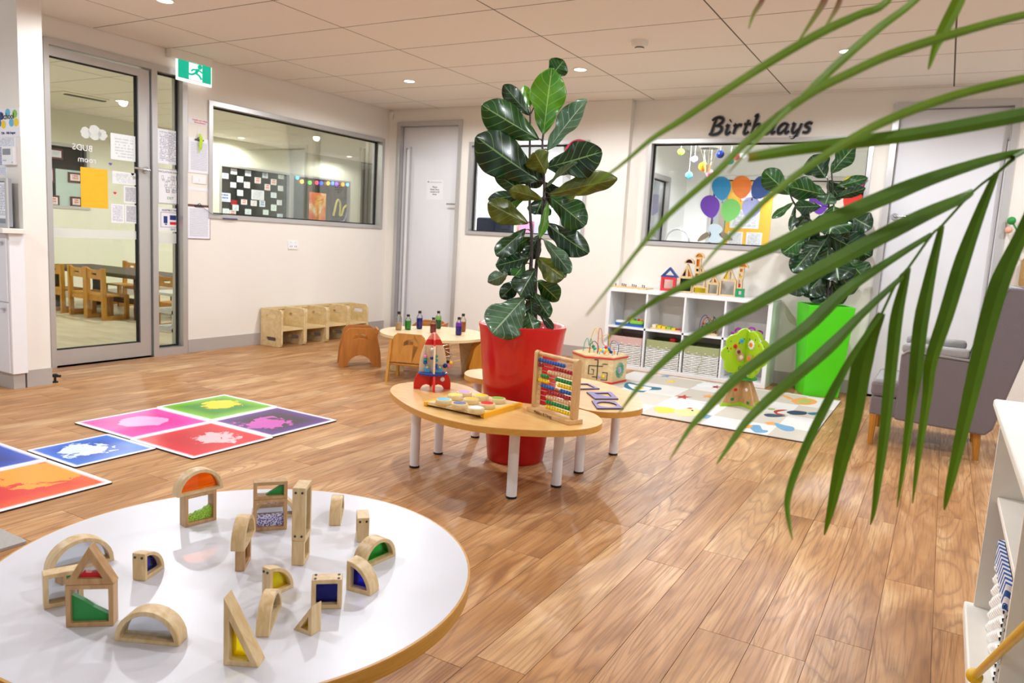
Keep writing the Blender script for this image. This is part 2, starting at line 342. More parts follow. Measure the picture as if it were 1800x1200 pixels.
window('window_2',XZ,W2,YB-.014,YB+.13,.036,'grey framed window behind the tall fig plant',[(W2[0]+.036,W2[1]-.036,W2[2]+.036,W2[3]-.036)],'glass',YB+.07)
window('window_3',XZ,W3,YR-.014,YR+.13,.036,'grey framed window under the birthday lettering',[(W3[0]+.036,W3[1]-.036,W3[2]+.036,W3[3]-.036)],'glass',YR+.07)
# glass door and its sidelight
fr=struct(MB().ring(rect(*GD),rect(GD[0]+.035,GD[1]-.045,.0,GD[3]-.045),XL-.125,XL+.015,YZ).box(XL-.125,XL+.015,3.815,3.862,0,GD[3]-.045).box(XL-.125,XL+.015,3.862,4.09,0,.06).build('door_frame_1','alu'),'grey metal frame around the glass door and sidelight')
Y0,Y1=3.045,3.805; py0,pz1=LW(79,95); py1=LW(243,133)[0]; pz0=LW(246,602)[1]; ZT=GD[3]-.06
d1=struct(MB().box(XL-.06,XL-.005,py1,Y1,.012,ZT).build('door_1','alu'),'tall grey framed glass door in the left wall')
MB().box(XL-.06,XL-.005,Y0,py0,.012,ZT).build('stile','alu',d1); MB().box(XL-.06,XL-.005,py0,py1,pz1,ZT).build('rail','alu',d1); MB().box(XL-.06,XL-.005,py0,py1,.012,pz0).build('rail','alu',d1)
MB().ring(rect(py0,py1,pz0,pz1),rect(py0+.008,py1-.012,pz0+.008,pz1-.008),XL-.045,XL-.02,YZ).build('gasket','gasket',d1)
MB().box(XL-.036,XL-.03,py0,py1,pz0,pz1).build('pane','glass_green',d1)
MB().box(XL-.09,XL-.06,Y0,Y1,0,.02).build('threshold','gasket',d1)
hy,hz=LW(256,299); hd=MB().tube([(XL-.005,hy,hz),(XL+.012,hy,hz)],.027,16).build('handle_rose','steel',d1,50)
MB().tube([(XL+.012,hy,hz),(XL+.05,hy,hz),(XL+.055,hy-.03,hz),(XL+.055,hy-.13,hz+.004)],.009,8).build('lever','steel',hd,60)
MB().tube([(XL-.03,Y1+.003,.3),(XL-.03,Y1+.003,2.2)],.004,6).build('seal','gasket',d1)
sl=struct(MB().ring(rect(3.864,4.088,.062,GD[3]-.047),rect(3.876,4.076,.074,GD[3]-.06),XL-.07,XL-.05,YZ).build('window_4','gasket'),'narrow sidelight beside the glass door')
MB().box(XL-.063,XL-.057,3.874,4.078,.07,GD[3]-.055).build('pane','glass_green',sl)
# white doors
def flush_door(name,r,Y,label,hand,hx,guard):
    t=MB().ring([(r[0],0),(r[1],0),(r[1],r[3]),(r[0],r[3])],[(r[0]+.045,-.001),(r[1]-.045,-.001),(r[1]-.045,r[3]-.045),(r[0]+.045,r[3]-.045)],Y-.015,Y+.13,XZ).build(name,'alu'); struct(t,label)
    MB().box(r[0]+.048,r[1]-.048,Y+.05,Y+.09,.008,r[3]-.048).build('leaf','door_white',t,bevel=.003)
    x,z=hx; h=MB().tube([(x,Y+.05,z),(x,Y+.035,z)],.026,16).build('handle_rose','steel',t,50)
    MB().tube([(x,Y+.04,z),(x,Y,z),(x+hand*.025,Y-.006,z),(x+hand*.12,Y-.006,z)],.0095,8).build('lever','steel',h,60)
    MB().box(x-.05 if hand<0 else x,x if hand<0 else x+.12,Y+.045,Y+.0505,z-.03,z-.012).build('latch_plate','white',t)
    gx,gz=guard
    MB().tube([(gx,Y+.045,.02),(gx,Y+.045,gz)],.03,8).build('finger_guard','door_white',t,40)
    MB().box(gx-.034,gx-.026,Y+.02,Y+.05,.02,gz+.02).box(gx+.026,gx+.034,Y+.02,Y+.05,.02,gz+.03).build('guard_edge','alu',t)
    return t
flush_door('door_2',D1,YB,'white flush door in the back left corner',-1,BWp(802,359),(BWp(714,300)[0],BWp(714,262)[1]))
flush_door('door_3',D3,YR,'white flush door behind the armchair',1,BWp(1572,380,YR),(BWp(1771,300,YR)[0],BWp(1771,247,YR)[1]))
def sheet(name,label,cat,plane,px,mat,th=.0015,off=0,group=None,parent=None):
    """paper or board lying against a wall plane, given by two photo corners"""
    ax,v=plane; (xa,ya),(xb,yb)=px; a=pl(xa,ya,ax,v); b=pl(xb,yb,ax,v)
    u=1-ax; mb=MB(); lo=v+off; hi=lo+(th if ax==0 else -th)
    rr=rect(min(a[u],b[u]),max(a[u],b[u]),min(a.z,b.z),max(a.z,b.z))
    mb.prism(rr,lo,hi,YZ if ax==0 else XZ); o=mb.build(name,mat,parent)
    if parent is None: tag(o,label,cat,group)
    o['r']=[rr[0][0],rr[1][0],rr[0][1],rr[2][1],hi]; return o
flat('sticky','#f5b81c',.6); flat('highlighter','#c8e800',.5); flat('clip_brown','#6e4630',.5)
page('page_y','#efeef4','#8c8ea0',22,.1,.55,.4,2,1); page('page_x','#efeef4','#8c8ea0',22,.1,.55,.4,2,0); page('page_form','#eeedf4','#7f83a0',26,.08,.8,.25,2,1); page('page_dense','#e8e8ec','#6a6c78',30,.12,.6,.5,2,1); page('page_blue','#e6e6f0','#5a4f9a',14,.05,.75,.55,2,0); page('page_faint','#e9ecec','#c9ced0',9,.15,.55,.5,2,1)
page('calendar','#f0eeee','#777777',8,.1,.5,.6,2,0)
PD=(0,XL-.03); PS=(0,XL-.057)
sheet('yellow_paper','bright yellow sheet stuck on the glass door','paper',PD,((141,293),(190,367)),'sticky')
sheet('notice_paper','large white notice pinned at the upper right of the glass door','paper',PD,((194,233),(241,285)),'page_faint')
sheet('notice_paper','short white notice under the large one on the glass door','paper',PD,((197,300),(241,326)),'page_faint')
sheet('notice_paper','white sheet with dark pictures in a column on the glass door','paper',PD,((217,326),(241,358)),'page_dense')
sheet('notice_paper','lower left white leaflet on the glass door','paper',PD,((195,358),(218,392)),'page_y')
sheet('notice_paper','lower right white leaflet with dark dots on the glass door','paper',PD,((219,359),(241,393)),'page_dense')
o=sheet('safety_strip','','',PD,((91,400),(244,421)),'white_film',.0008,0,None,d1)
o=bpy.data.objects.new('door_lettering',None); C.objects.link(o); tag(o,'white mirrored lettering on the glass door','lettering')
def MXr(px,py,X): p=pl(px,py,0,X); return Matrix.Translation((X,p.y,p.z))@Matrix(((0,0,1,0),(-1,0,0,0),(0,1,0,0),(0,0,0,1)))
text('word','BUDS',.062,'white',o,MXr(145,260,XL-.0295)); text('word','room',.062,'white',o,MXr(153,281,XL-.0295))
dc=bpy.data.objects.new('flower_decal',None); C.objects.link(dc); tag(dc,'three pale white puff decals on the glass door','decal')
for x,y,r in((150,233,.042),(166,233,.055),(180,237,.04)):
    p=pl(x,y,0,XL-.03); MB().prism([(p.y+r*math.cos(a*PI/10)*(.85+.15*math.cos(a*2.6)),p.z+r*math.sin(a*PI/10)) for a in range(20)],XL-.03,XL-.029,YZ).build('puff','white_film',dc)
for i,(x,y,c) in enumerate(((194,288,'purple'),(202,339,'red'),(233,306,'red'))):
    p=pl(x,y,0,XL-.03); h=.012
    tag(MB().prism([(p.y+h*1.1*math.sin(t)**3,p.z+h*(.85*math.cos(t)-.3*math.cos(2*t)-.12*math.cos(3*t))) for t in [k*PI/9 for k in range(18)]],XL-.03,XL-.0285,YZ).build('heart_sticker',c),['small purple heart sticker below the large notice','red heart sticker lowest on the glass door','red heart sticker by the door handle'][i],'sticker','heart stickers on the glass door')
sheet('notice_paper','white page of dense text at the top of the sidelight','paper',PS,((276,225),(316,291)),'page_y')
o=sheet('evacuation_plan','','',PS,((276,294),(320,361)),'alu',.006); tag(o,'framed evacuation diagram on the sidelight','sign')
r_=o['r']; MB().box(r_[4],r_[4]+.001,r_[0]+.008,r_[1]-.008,r_[2]+.01,r_[3]-.01).build('print','paper',o)
mb=MB(); q=random.Random(3)
for k in range(26):
    yy=r_[0]+.03+q.random()*(r_[1]-r_[0]-.07); zz=r_[2]+.09+q.random()*(r_[3]-r_[2]-.17); a=.012+q.random()*.02; b=.012+q.random()*.025
    mb.ring(rect(yy,yy+a,zz,zz+b),rect(yy+.0025,yy+a-.0025,zz+.0025,zz+b-.0025),r_[4]+.001,r_[4]+.0015,YZ)
mb.build('floor_plan','grey',o); ym=(r_[0]+r_[1])/2
text('words','EVACUATION DIAGRAM',.021,'black',o,MX(r_[4]+.0012,ym,r_[3]-.03)); text('words','EXIT',.03,'green',o,MX(r_[4]+.0012,ym,r_[2]+.05))
o=sheet('assembly_map','','',PS,((276,364),(320,408)),'paper',.002); tag(o,'assembly map sheet with red and blue blocks on the sidelight','sign'); r_=o['r']; ym=(r_[0]+r_[1])/2; h=r_[3]-r_[2]
text('words','ASSEMBLY MAP',.022,'black',o,MX(r_[4]+.0006,ym,r_[3]-.02)); text('words','EXIT',.022,'black',o,MX(r_[4]+.0006,ym+.03,r_[2]+.018))
for a,b,c,d,m in((.25,.4,.35,.65,'navy'),(.5,.75,.5,.7,'navy'),(.5,.75,.3,.42,'red'),(.3,.38,.28,.33,'navy')): MB().box(r_[4],r_[4]+.001,r_[0]+a*(r_[1]-r_[0]),r_[0]+b*(r_[1]-r_[0]),r_[2]+c*h,r_[2]+d*h).build('map_block',m,o)
MB().ring(rect(r_[0]+.03,r_[1]-.03,r_[2]+.035,r_[3]-.035),rect(r_[0]+.034,r_[1]-.034,r_[2]+.039,r_[3]-.039),r_[4],r_[4]+.001,YZ).build('map_outline','grey',o)
sheet('safety_strip','','',PS,((276,409),(317,428)),'white_film',.0008,0,None,sl)
PWL=(0,XL)
o=sheet('wall_sign','','',PWL,((330,205),(366,222)),'paper',.003); tag(o,'white header sign with red words left of the long window','sign'); r_=o['r']; text('words','Health and safety\nNoticeboard',.021,'red',o,MX(r_[4]+.0006,(r_[0]+r_[1])/2+.015,(r_[2]+r_[3])/2),sp=.9)
def clipboard(label,px,board,pg,off=0):
    o=sheet('clipboard','','',PWL,px,board,.005); tag(o,label,'clipboard'); a,b,c,d,x=o['r']
    MB().box(x,x+.002,a+.006,b-.006,c+.006,d-.02).build('paper_sheet',pg,o)
    m=(a+b)/2; MB().box(x,x+.012,m-.04,m+.04,d-.02,d-.008).tube([(x+.008,m-.025,d-.008),(x+.01,m,d+.012),(x+.008,m+.025,d-.008)],.003,6).build('clip','dark_steel',o); return o
c1=clipboard('white clipboard with a lime ribbon hung above the brown one',((330,240),(367,307)),'white','page_form'); a,b,c,d,x=c1['r']
MB().tube([(x+.012,(a+b)/2,d+.04),(x+.016,(a+b)/2+.006,d-.02),(x+.014,(a+b)/2-.006,d-.12)],[.004,.011,.003],6).build('ribbon','highlighter',c1)
MB().tube([(x+.012,(a+b)/2+.008,d+.04),(x+.018,(a+b)/2+.016,d-.01),(x+.014,(a+b)/2+.01,d-.09)],[.004,.009,.003],6).build('ribbon','highlighter',c1)
MB().box(XL,XL+.003,(a+b)/2-.004,(a+b)/2+.004,d,LW(345,222)[1]).build('hanging_tape','white',c1)
c2=clipboard('brown clipboard holding a sign-in form beside the long window',((328,358),(369,421)),'clip_brown','page_form'); a,b,c,d,x=c2['r']
py,pz=LW(392,377,XL+.02)
MB().tube(spline([(x+.008,(a+b)/2,d),(x+.02,b-.02,d-.06),(XL+.018,py-.09,pz-.006),(XL+.02,py,pz)],5),.0016,5).build('pen_cord','black',c2)
tag(MB().tube([(XL+.024,py,W1[2]+.006),(XL+.024,py+.15,W1[2]+.006)],.0055,8).build('pen','navy'),'blue pen lying on the sill of the long window','pen')
p=sheet('switch_plate','small white wall plate between the two clipboards','switch',PWL,((338,309),(361,324)),'white',.008); a,b,c,d,x=p['r']; MB().box(x,x+.003,(a+b)/2-.008,(a+b)/2+.008,(c+d)/2-.012,(c+d)/2+.012).build('rocker','paper',p)
o=sheet('label_strip','narrow white label strip above the brown clipboard','label',PWL,((329,328),(367,337)),'paper',.002)
p=sheet('power_outlet','white double power outlet on the left wall','outlet',PWL,((506,423),(523,438)),'white',.009); a,b,c,d,x=p['r']
for k in(.27,.73):
    yy=a+k*(b-a); MB().box(x,x+.0015,yy-.012,yy-.008,c+.02,c+.035).box(x,x+.0015,yy+.008,yy+.012,c+.02,c+.035).build('socket','dark_steel',p); MB().box(x,x+.004,yy-.006,yy+.006,d-.022,d-.008).build('rocker','paper',p)
# exit sign under the ceiling by the left wall
lampmat('exit_green','#10c0a0',.55); lampmat('exit_white','#ffffff',.7)
X0=XL+.055; ya,_=LW(299,100,X0); yb,_=LW(372,120,X0)
ex=thing('exit_sign','lit green exit sign with a white running figure','sign',(0,0,0))
MB().box(XL+.005,X0+.02,ya,yb,HC-.07,HC).build('housing','cream_white',ex,bevel=.004)
z1=HC-.07; z0=LW(340,140,X0)[1]-.03; pa=LW(310,120,X0)[0]; MB().box(X0-.012,X0+.004,pa,yb+.0,z0,z1).build('light_panel','exit_white',ex,bevel=.003)
MB().box(X0+.004,X0+.0055,pa+.012,yb-.01,z0+.022,z1).build('green_field','exit_green',ex)
ym=(pa+yb)/2+.01; zm=(z0+z1)/2+.006; s=(z1-z0)
MB().box(X0+.0055,X0+.0065,ym-.065,ym+.06,z0+.025,z1-.004).build('door_shape','exit_white',ex)
rm=MB(); Xs=X0+.008
for pts,r in(([(.02,.2),(-.005,-.02)],.016),([(-.005,-.02),(.03,-.12),(.05,-.3)],.011),([(-.005,-.02),(-.04,-.14),(-.1,-.14)],.011),([(.02,.19),(.055,.08),(.09,.1)],.009),([(.02,.19),(-.03,.14),(-.045,.04)],.009)):
    rm.tube([(Xs,ym+u*1.0,zm+v*s*.9) for u,v in pts],r*.8,6)
rm.sphere((Xs,ym+.035,zm+.32*s),.02,10,6); rm.build('running_figure','exit_green',ex)
# motion sensor in the corner, smoke detector, wall bits
p=pl(690,205,0,XL+.03); sn=thing('motion_sensor','small white motion sensor high in the wall corner','sensor',(XL,p.y,p.z)); MB().box(0,.05,-.03,.03,-.05,.05).build('sensor_body','cream_white',sn,bevel=.008); MB().box(.05,.052,-.016,.016,-.025,.02).build('lens','grey',sn)
p=pl(1125,72,2,HC); sd=thing('smoke_detector','round white smoke detector on the ceiling','detector',(p.x,p.y,HC)); MB().lathe([(.055,0),(.055,-.022),(.048,-.035),(.03,-.04),(.03,-.05),(.012,-.054)],24).build('detector_body','cream_white',sd,40); MB().lathe([(.031,-.042),(.031,-.048)],24).build('vent_slot','dark_steel',sd)
o=sheet('door_notice','','',(1,YB+.05),((751,316),(778,351)),'paper',.002); tag(o,'white notice asking to keep the corner door closed','sign'); a,b,c,d,y=o['r']
text('words','Please\nKeep Door\nclosed at all\ntimes',.026,'black',o,MY((a+b)/2,y-.0006,(c+d)/2-.01)); MB().box(a+.01,a+.026,y-.001,y,d-.03,d-.012).box(a+.035,b-.02,y-.001,y,d-.028,d-.024).build('letterhead','grey',o)
cx,cz=BWp(1022,262); t=thing('wall_clock','round clock with a crimson rim partly hidden by the fig plant','clock',(cx-.02,YB,cz-.06)); flat('crimson','#c8164e',.4)
MB().ring([(.15*math.cos(a*PI/20),.15*math.sin(a*PI/20)) for a in range(40)],[(.13*math.cos(a*PI/20),.13*math.sin(a*PI/20)) for a in range(40)],-.03,0,XZ).build('rim','crimson',t,40)
MB().prism([(.13*math.cos(a*PI/20),.13*math.sin(a*PI/20)) for a in range(40)],-.012,0,XZ).build('face','paper',t); MB().box(-.003,.003,-.016,-.013,0,.09).box(0,.06,-.016,-.013,-.003,.003).build('hands','black',t)
# notices and cupboard at the partition wall
PA=(1,2.575)
o=sheet('school_poster','','',PA,((-6,192),(36,240)),'paper',.002); tag(o,'white poster with colourful lettering at the left edge','poster'); a,b,c,d,y=o['r']; w=b-a; h=d-c
for k,(u,v,cc) in enumerate(((.2,.75,'navy'),(.5,.85,'cyan'),(.8,.8,'lime'),(.3,.45,'yellow'),(.65,.5,'cyan'),(.85,.5,'yellow'),(.1,.5,'blue'))): MB().prism([(a+w*u+.03*math.cos(t),c+h*v+.026*math.sin(t)) for t in[i*PI/4 for i in range(8)]],y-.0006-.0001*k,y,XZ).build('blot',cc,o)
text('words','School',.055,'black',o,MY((a+b)/2,y-.002,c+h*.72)); text('words','12th - 16th August',.022,'navy',o,MY((a+b)/2,y-.0016,c+h*.14))
sheet('notice_paper','white form behind the wall thermostat','paper',PA,((-8,242),(29,258)),'page_x',off=-.0002); sheet('notice_paper','violet striped timetable left of the thermostat','paper',PA,((-8,255),(10,292)),'page_blue'); sheet('notice_paper','small white note under the thermostat','paper',PA,((-8,293),(13,308)),'page_x')
o=sheet('thermostat','white wall thermostat with a grey screen','thermostat',PA,((10,258),(31,290)),'white',.025); a,b,c,d,y=o['r']; MB().box(a+.012,b-.03,y-.001,y,c+.06,d-.015).build('screen','grey',o); MB().box(b-.012,b-.008,y-.002,y,c+.012,c+.016).build('indicator','black',o)
for k in range(3): MB().box(a+.014+.014*k,a+.022+.014*k,y-.002,y,c+.022,c+.03).build('button','alu',o)
b=pl(20,640,1,2.46).x; zc=pl(10,404,1,2.46).z
cu=thing('cupboard','white cupboard with grey pulls at the far left edge','cupboard',(b,2.46,0)); MB().box(-.9,-.002,.012,.1,.1,zc-.02).build('cabinet_body','white',cu); MB().box(-.9,-.02,.02,.09,0,.1).build('plinth','skirt',cu)
zm=pl(8,531,1,2.46).z
for z0,z1,zz in((.105,zm-.003,pl(8,543,1,2.46).z),(zm+.003,zc-.025,pl(5,426,1,2.46).z)):
    for k in range(2):
        x1=-.022-.44*k; dd=MB().box(x1-.43,x1,0,.012,z0,z1).build('cupboard_door','door_white',cu,bevel=.002); MB().tube([(x1-.05,-.012,zz),(x1-.02,-.012,zz)],.008,8).build('pull','steel',dd)
tp=MB().box(b-.95,b+.03,2.42,2.56,zc-.02,zc+.01).build('benchtop','cream_white',None,bevel=.003); tag(tp,'cream benchtop ledge over the left cupboard','benchtop')
o=sheet('notice_case','','',(1,2.53),((-10,313),(23,399)),'grey',.02); tag(o,'grey framed document case standing on the left benchtop','notice case'); a,b,c,d,y=o['r']; MB().ring(rect(a,b,zc+.0102,d),rect(a+.02,b-.02,c+.02,d-.02),y-.012,y,XZ).build('case_frame','alu',o); MB().box(b-.16,b-.025,y-.002,y,c+.05,d-.025).build('document','page_x',o)
p=atz(97,672,0); ds=thing('door_stop','small black door stop on the floor by the partition','door stop',(p.x,p.y,0)); MB().lathe([(.018,0),(.018,.008),(.008,.012),(.008,.035),(.018,.04),(.018,.055),(.01,.06)],12).build('post','black',ds,40); MB().tube([(0,0,.045),(.03,.02,.045)],.009,8).build('bumper','black',ds,40)
# ================================================================ floor mats
def gel(key,c,blob,edge=.93,shape=(.5,.5),size=.3,nz=5,deep=None,amt=.35):
    m,t,n,l,b=nt(key); tc=n.new('ShaderNodeTexCoord'); sp=n.new('ShaderNodeSeparateXYZ'); l.new(tc.outputs['Generated'],sp.inputs[0]); X,Y=sp.outputs[0],sp.outputs[1]
    ed=None
    dx=math_(n,l,'MULTIPLY',math_(n,l,'ABSOLUTE',math_(n,l,'SUBTRACT',X,.5)),2.0); dy=math_(n,l,'MULTIPLY',math_(n,l,'ABSOLUTE',math_(n,l,'SUBTRACT',Y,.5)),2.0); ed=math_(n,l,'MAXIMUM',dx,dy)
    nn=noise(n,l,tc.outputs['Generated'],nz,5,.8,.6)
    a=math_(n,l,'SUBTRACT',X,shape[0]); bb=math_(n,l,'SUBTRACT',Y,shape[1]); rr=math_(n,l,'SQRT',math_(n,l,'ADD',math_(n,l,'MULTIPLY',a,a),math_(n,l,'MULTIPLY',bb,bb)))
    k=math_(n,l,'LESS_THAN',math_(n,l,'ADD',rr,math_(n,l,'MULTIPLY',math_(n,l,'SUBTRACT',nn,.5),amt*2)),size)
    base=mix(n,l,lin(c),lin(deep or c),ramp(n,l,ed,[(.5,'#ffffff'),(.9,'#000000')]))
    col=mix(n,l,base,lin(blob),k)
    l.new(mix(n,l,col,lin('#eeeaf0'),ramp(n,l,math_(n,l,'ADD',ed,math_(n,l,'MULTIPLY',nn,.04)),[(edge-.04,'#000000'),(edge+.03,'#ffffff')])),b.inputs['Base Color']); b.inputs['Roughness'].default_value=.3
gel('mat_green','#7fc41c','#f2d20a',shape=(.42,.62),size=.22,nz=4,deep='#2f8a1e',amt=.25); gel('mat_pink','#f03cb0','#f7a0d4',shape=(.45,.5),size=.22,nz=2.5,deep='#e01898',amt=.15); gel('mat_red','#e01830','#f4b8bc',shape=(.55,.6),size=.2,nz=7,deep='#c81428'); gel('mat_purple','#5c2a8c','#c850b0',shape=(.5,.35),size=.24,nz=6,deep='#31203c'); gel('mat_blue','#1070d8','#dce8f4',shape=(.45,.42),size=.26,nz=7,deep='#0a50c0'); gel('mat_navy','#0a4cc0','#0a3890',shape=(.4,.5),size=.25,nz=5,deep='#082c88'); gel('mat_orange','#ee5a14','#f69a10',shape=(.35,.75),size=.35,nz=5,deep='#d82010')
def mat_(x,y,s,mat,label,rz=0):
    o=MB().prism(rrect(-s/2,s/2,-s/2,s/2,.012,3),.006,.008,XY).build('sensory_floor_mat',mat); tag(o,label,'floor mat','liquid filled floor mats'); o.location=(x,y,0); o.rotation_euler=(0,0,rz)
    MB().prism(rrect(-s/2-.001,s/2+.001,-s/2-.001,s/2+.001,.012,3),0.0005,.006,XY).build('backing','black',o)
g=-.012
mat_(-3.755,3.005,.497,'mat_green','green floor mat with a yellow gel blot'); mat_(-3.735,2.506,.497,'mat_pink','pink floor mat with a pale pink gel blot'); mat_(-3.255,2.997,.497,'mat_purple','purple floor mat with a magenta gel splash'); mat_(-3.237,2.498,.497,'mat_red','red floor mat with a whitish gel splash')
mat_(-3.455,2.045,.40,'mat_blue','blue floor mat with a white gel splash'); mat_(-3.70,1.585,.497,'mat_navy','dark blue floor mat cut by the left picture edge'); mat_(-3.20,1.583,.497,'mat_orange','orange and red floor mat at the left picture edge')
flat('grey_rug','#b3aca6',.95,var=.2,scale=120,bmp=.5); o=MB().prism(rrect(-4.4,-2.605,.1,1.31,.01,2),.0005,.01,XY).build('grey_rug','grey_rug'); tag(o,'woven grey rug at the left edge behind the white table','rug')
# ================================================================ white round table with see-through blocks
ZT=.45
t=thing('round_table','large white round table in the foreground with a plywood edge','table',(-1.145,.9715,0))
N=96; cir=lambda r:[(r*math.cos(2*PI*k/N),r*math.sin(2*PI*k/N)) for k in range(N)]
MB().prism(cir(.452),ZT-.004,ZT,XY).build('laminate_top','white_lam',t)
e=MB().prism(cir(.456),ZT-.03,ZT-.004,XY).build('plywood_edge','ply_edge',t,40); MB().ring(cir(.4565),cir(.4515),ZT-.004,ZT-.0003,XY).build('edge_band','beech_edge',t)
for a in(.8,2.4,4.0,5.5): l_=MB().tube([(.24*math.cos(a),.24*math.sin(a),.012),(.24*math.cos(a),.24*math.sin(a),ZT-.03)],.022,16).build('leg','white',t,50); MB().lathe([(.023,0),(.023,.014)],16,(.24*math.cos(a),.24*math.sin(a),0)).build('foot','black',l_)
def outline(kind,w,h,fr):
    if kind=='rect': return rect(0,w,0,h),rect(fr,w-fr,fr,h-fr)
    if kind=='tri' or kind=='rtl' or kind=='rtr':
        P={'tri':[(0,0),(w,0),(w/2,h)],'rtl':[(0,0),(w,0),(0,h)],'rtr':[(0,0),(w,0),(w,h)]}[kind]
        A=[Vector(p) for p in P]; a,b,c=(A[1]-A[2]).length,(A[0]-A[2]).length,(A[0]-A[1]).length; I=(A[0]*a+A[1]*b+A[2]*c)/(a+b+c); r=w*h/(a+b+c)
        return P,[tuple(I+(p-I)*(1-fr/r)) for p in A]
    if kind=='half':
        n=14; r=w/2; out=[(w,0)]+[(r+r*math.cos(PI*k/n),.004+(h-.004)*math.sin(PI*k/n)) for k in range(n+1)]+[(0,0)]
        r2=r-fr; a0=math.asin(fr*.8/(h-fr)); inn=[(r+r2*math.cos(a0),fr*.8)]+[(r+r2*math.cos(a0+(PI-2*a0)*k/n),(h-fr)*math.sin(a0+(PI-2*a0)*k/n)) for k in range(n+1)]+[(r-r2*math.cos(a0),fr*.8)]
        return out,inn
    if kind=='quarter':
        n=9; out=[(0,0)]+[(w*math.cos(PI/2*k/n),h*math.sin(PI/2*k/n)) for k in range(n+1)]
        r2=w-fr; a0=math.asin(fr/r2); inn=[(fr,fr)]+[(r2*math.cos(a0+(PI/2-2*a0)*k/n),r2*h/w*math.sin(a0+(PI/2-2*a0)*k/n)) for k in range(n+1)]
        return out,inn
def window_block(label,kind,w,h,a,ang,z=ZT,t=.027,pane='pane_clear',mat='block_wood',fr=.0078,fill=None,end=False,u0=0,screws=(),cat='block',group='see-through blocks on the white table',name='window_block'):
    A=math.radians(ang); p=Vector((a[0],a[1],0)); d=Vector((math.cos(A),math.sin(A),0))
    if end: p=p+d*t; A+=PI/2; d=Vector((math.cos(A),math.sin(A),0))
    p=p+d*u0; r=thing(name,label,cat,(p.x,p.y,z),A,group)
    o,i=outline(kind,w,h,fr); MB().ring(o,i,0,t,XZ).build('frame',mat,r,bevel=.0012 if group.startswith('see') else 0,smooth=35)
    cx=sum(q[0] for q in i)/len(i); cz=sum(q[1] for q in i)/len(i); ii=[(cx+(q[0]-cx)*1.03,cz+(q[1]-cz)*1.03) for q in i]
    if pane: MB().prism(ii,t/2-.002,t/2+.002,XZ).build('window',pane,r)
    if fill:
        pts,fm=fill; bx0=min(q[0] for q in i); bx1=max(q[0] for q in i); bz0=min(q[1] for q in i); bz1=max(q[1] for q in i)
        MB().prism([(bx0+(bx1-bx0)*u,bz0+(bz1-bz0)*v) for u,v in pts],t/2-.005,t/2+.005,XZ).build('filling',fm,r)
    for (sx,sy,sz,ax) in screws:
        dv={'x':(.0008,0,0),'y':(0,.0008,0),'z':(0,0,.0008)}[ax]; c=Vector((sx,sy,sz)); MB().tube([c-Vector(dv),c+Vector(dv)],.0024,8).build('screw','dark_steel',r)
    return r
def beads(key,c1,c2):
    m,t_,n,l,b=nt(key); v=n.new('ShaderNodeTexVoronoi'); v.inputs['Scale'].default_value=260; l.new(coord(n,l),v.inputs['Vector']); l.new(mix(n,l,lin(c1),lin(c2),ramp(n,l,v.outputs[0],[(.35,'#000000'),(.6,'#ffffff')])),b.inputs['Base Color']); b.inputs['Roughness'].default_value=.3; bump(n,l,v.outputs[0],b,.5,.002)
beads('bead_green','#7cb828','#b4dc50'); beads('bead_violet','#5b50a8','#dcd8ec'); flat('mirror','#d8dce2',.04,1.0,.0)
jag=[(0,0),(1,0),(1,.46),(.93,.5),(.86,.44),(.78,.46),(.7,.38),(.6,.36),(.5,.34),(.42,.36),(.32,.27),(.22,.29),(.12,.24),(0,.26)]
jag2=[(0,0),(1,0),(1,.5),(.9,.44),(.8,.47),(.7,.42),(.6,.45),(.5,.4),(.4,.44),(.3,.4),(.2,.46),(.1,.41),(0,.48)]
wb=window_block
wb('square block holding green beads under the orange half round','rect',.073,.072,(-1.388,1.025),79,mat='block_dark',fill=(jag,'bead_green'))
wb('orange half round block on top of the green bead block','half',.106,.054,(-1.388,1.025),79,z=ZT+.0722,pane='g_orange',u0=-.017)
wb('square block holding violet beads','rect',.072,.072,(-1.257,1.099),50,mat='block_dark',fill=(jag2,'bead_violet'))
wb('flat block with a green wedge on top of the violet bead block','rect',.072,.04,(-1.257,1.099),50,z=ZT+.0722,mat='block_dark',fill=([(.32,0),(1,0),(1,1)],'green'))
wb('half round block mostly hidden behind the violet bead block','half',.1,.052,(-1.315,1.145),50,pane='mirror')
wb('small block with an amber window under the tall upright block','rect',.052,.052,(-1.067,1.03),32,t=.025,pane='g_amber',end=True)
wb('tallest upright block standing on the amber block','rect',.052,.11,(-1.067,1.03),32,z=ZT+.0522,t=.027,pane='pane_mirror',end=True,u0=-.002,screws=((-.0005,.007,.1,'x'),(-.0005,.02,.1,'x'),(-.0005,.007,.01,'x'),(-.0005,.02,.01,'x')))
wb('low dark block carrying an edge-on half round','rect',.06,.05,(-1.132,.946),37,t=.018,pane='g_amber',end=True,mat='block_dark')
wb('half round block edge-on on top of the low dark block','half',.1,.053,(-1.135,.944),37,z=ZT+.0502,t=.026,end=True,u0=-.022)
wb('pale half round block edge-on near the far table rim','half',.105,.053,(-1.153,1.226),38,t=.026,pane='mirror',end=True)
wb('upright block with two screws left of the green half round','rect',.053,.055,(-1.04,1.193),44,t=.026,pane='g_orange',end=True,screws=((-.0005,.006,.047,'x'),(-.0005,.02,.047,'x')))
p=atz(696,976.5,ZT); d=Vector((math.cos(math.radians(85)),math.sin(math.radians(85)),0)); q=p-d*.092
wb('half round block with a green window near the right rim','half',.092,.05,(q.x,q.y),85,t=.033,pane='g_green')
wb('quarter round block with a blue window before the green half round','quarter',.054,.058,(-.909,1.016),8,t=.031,pane='g_blue')
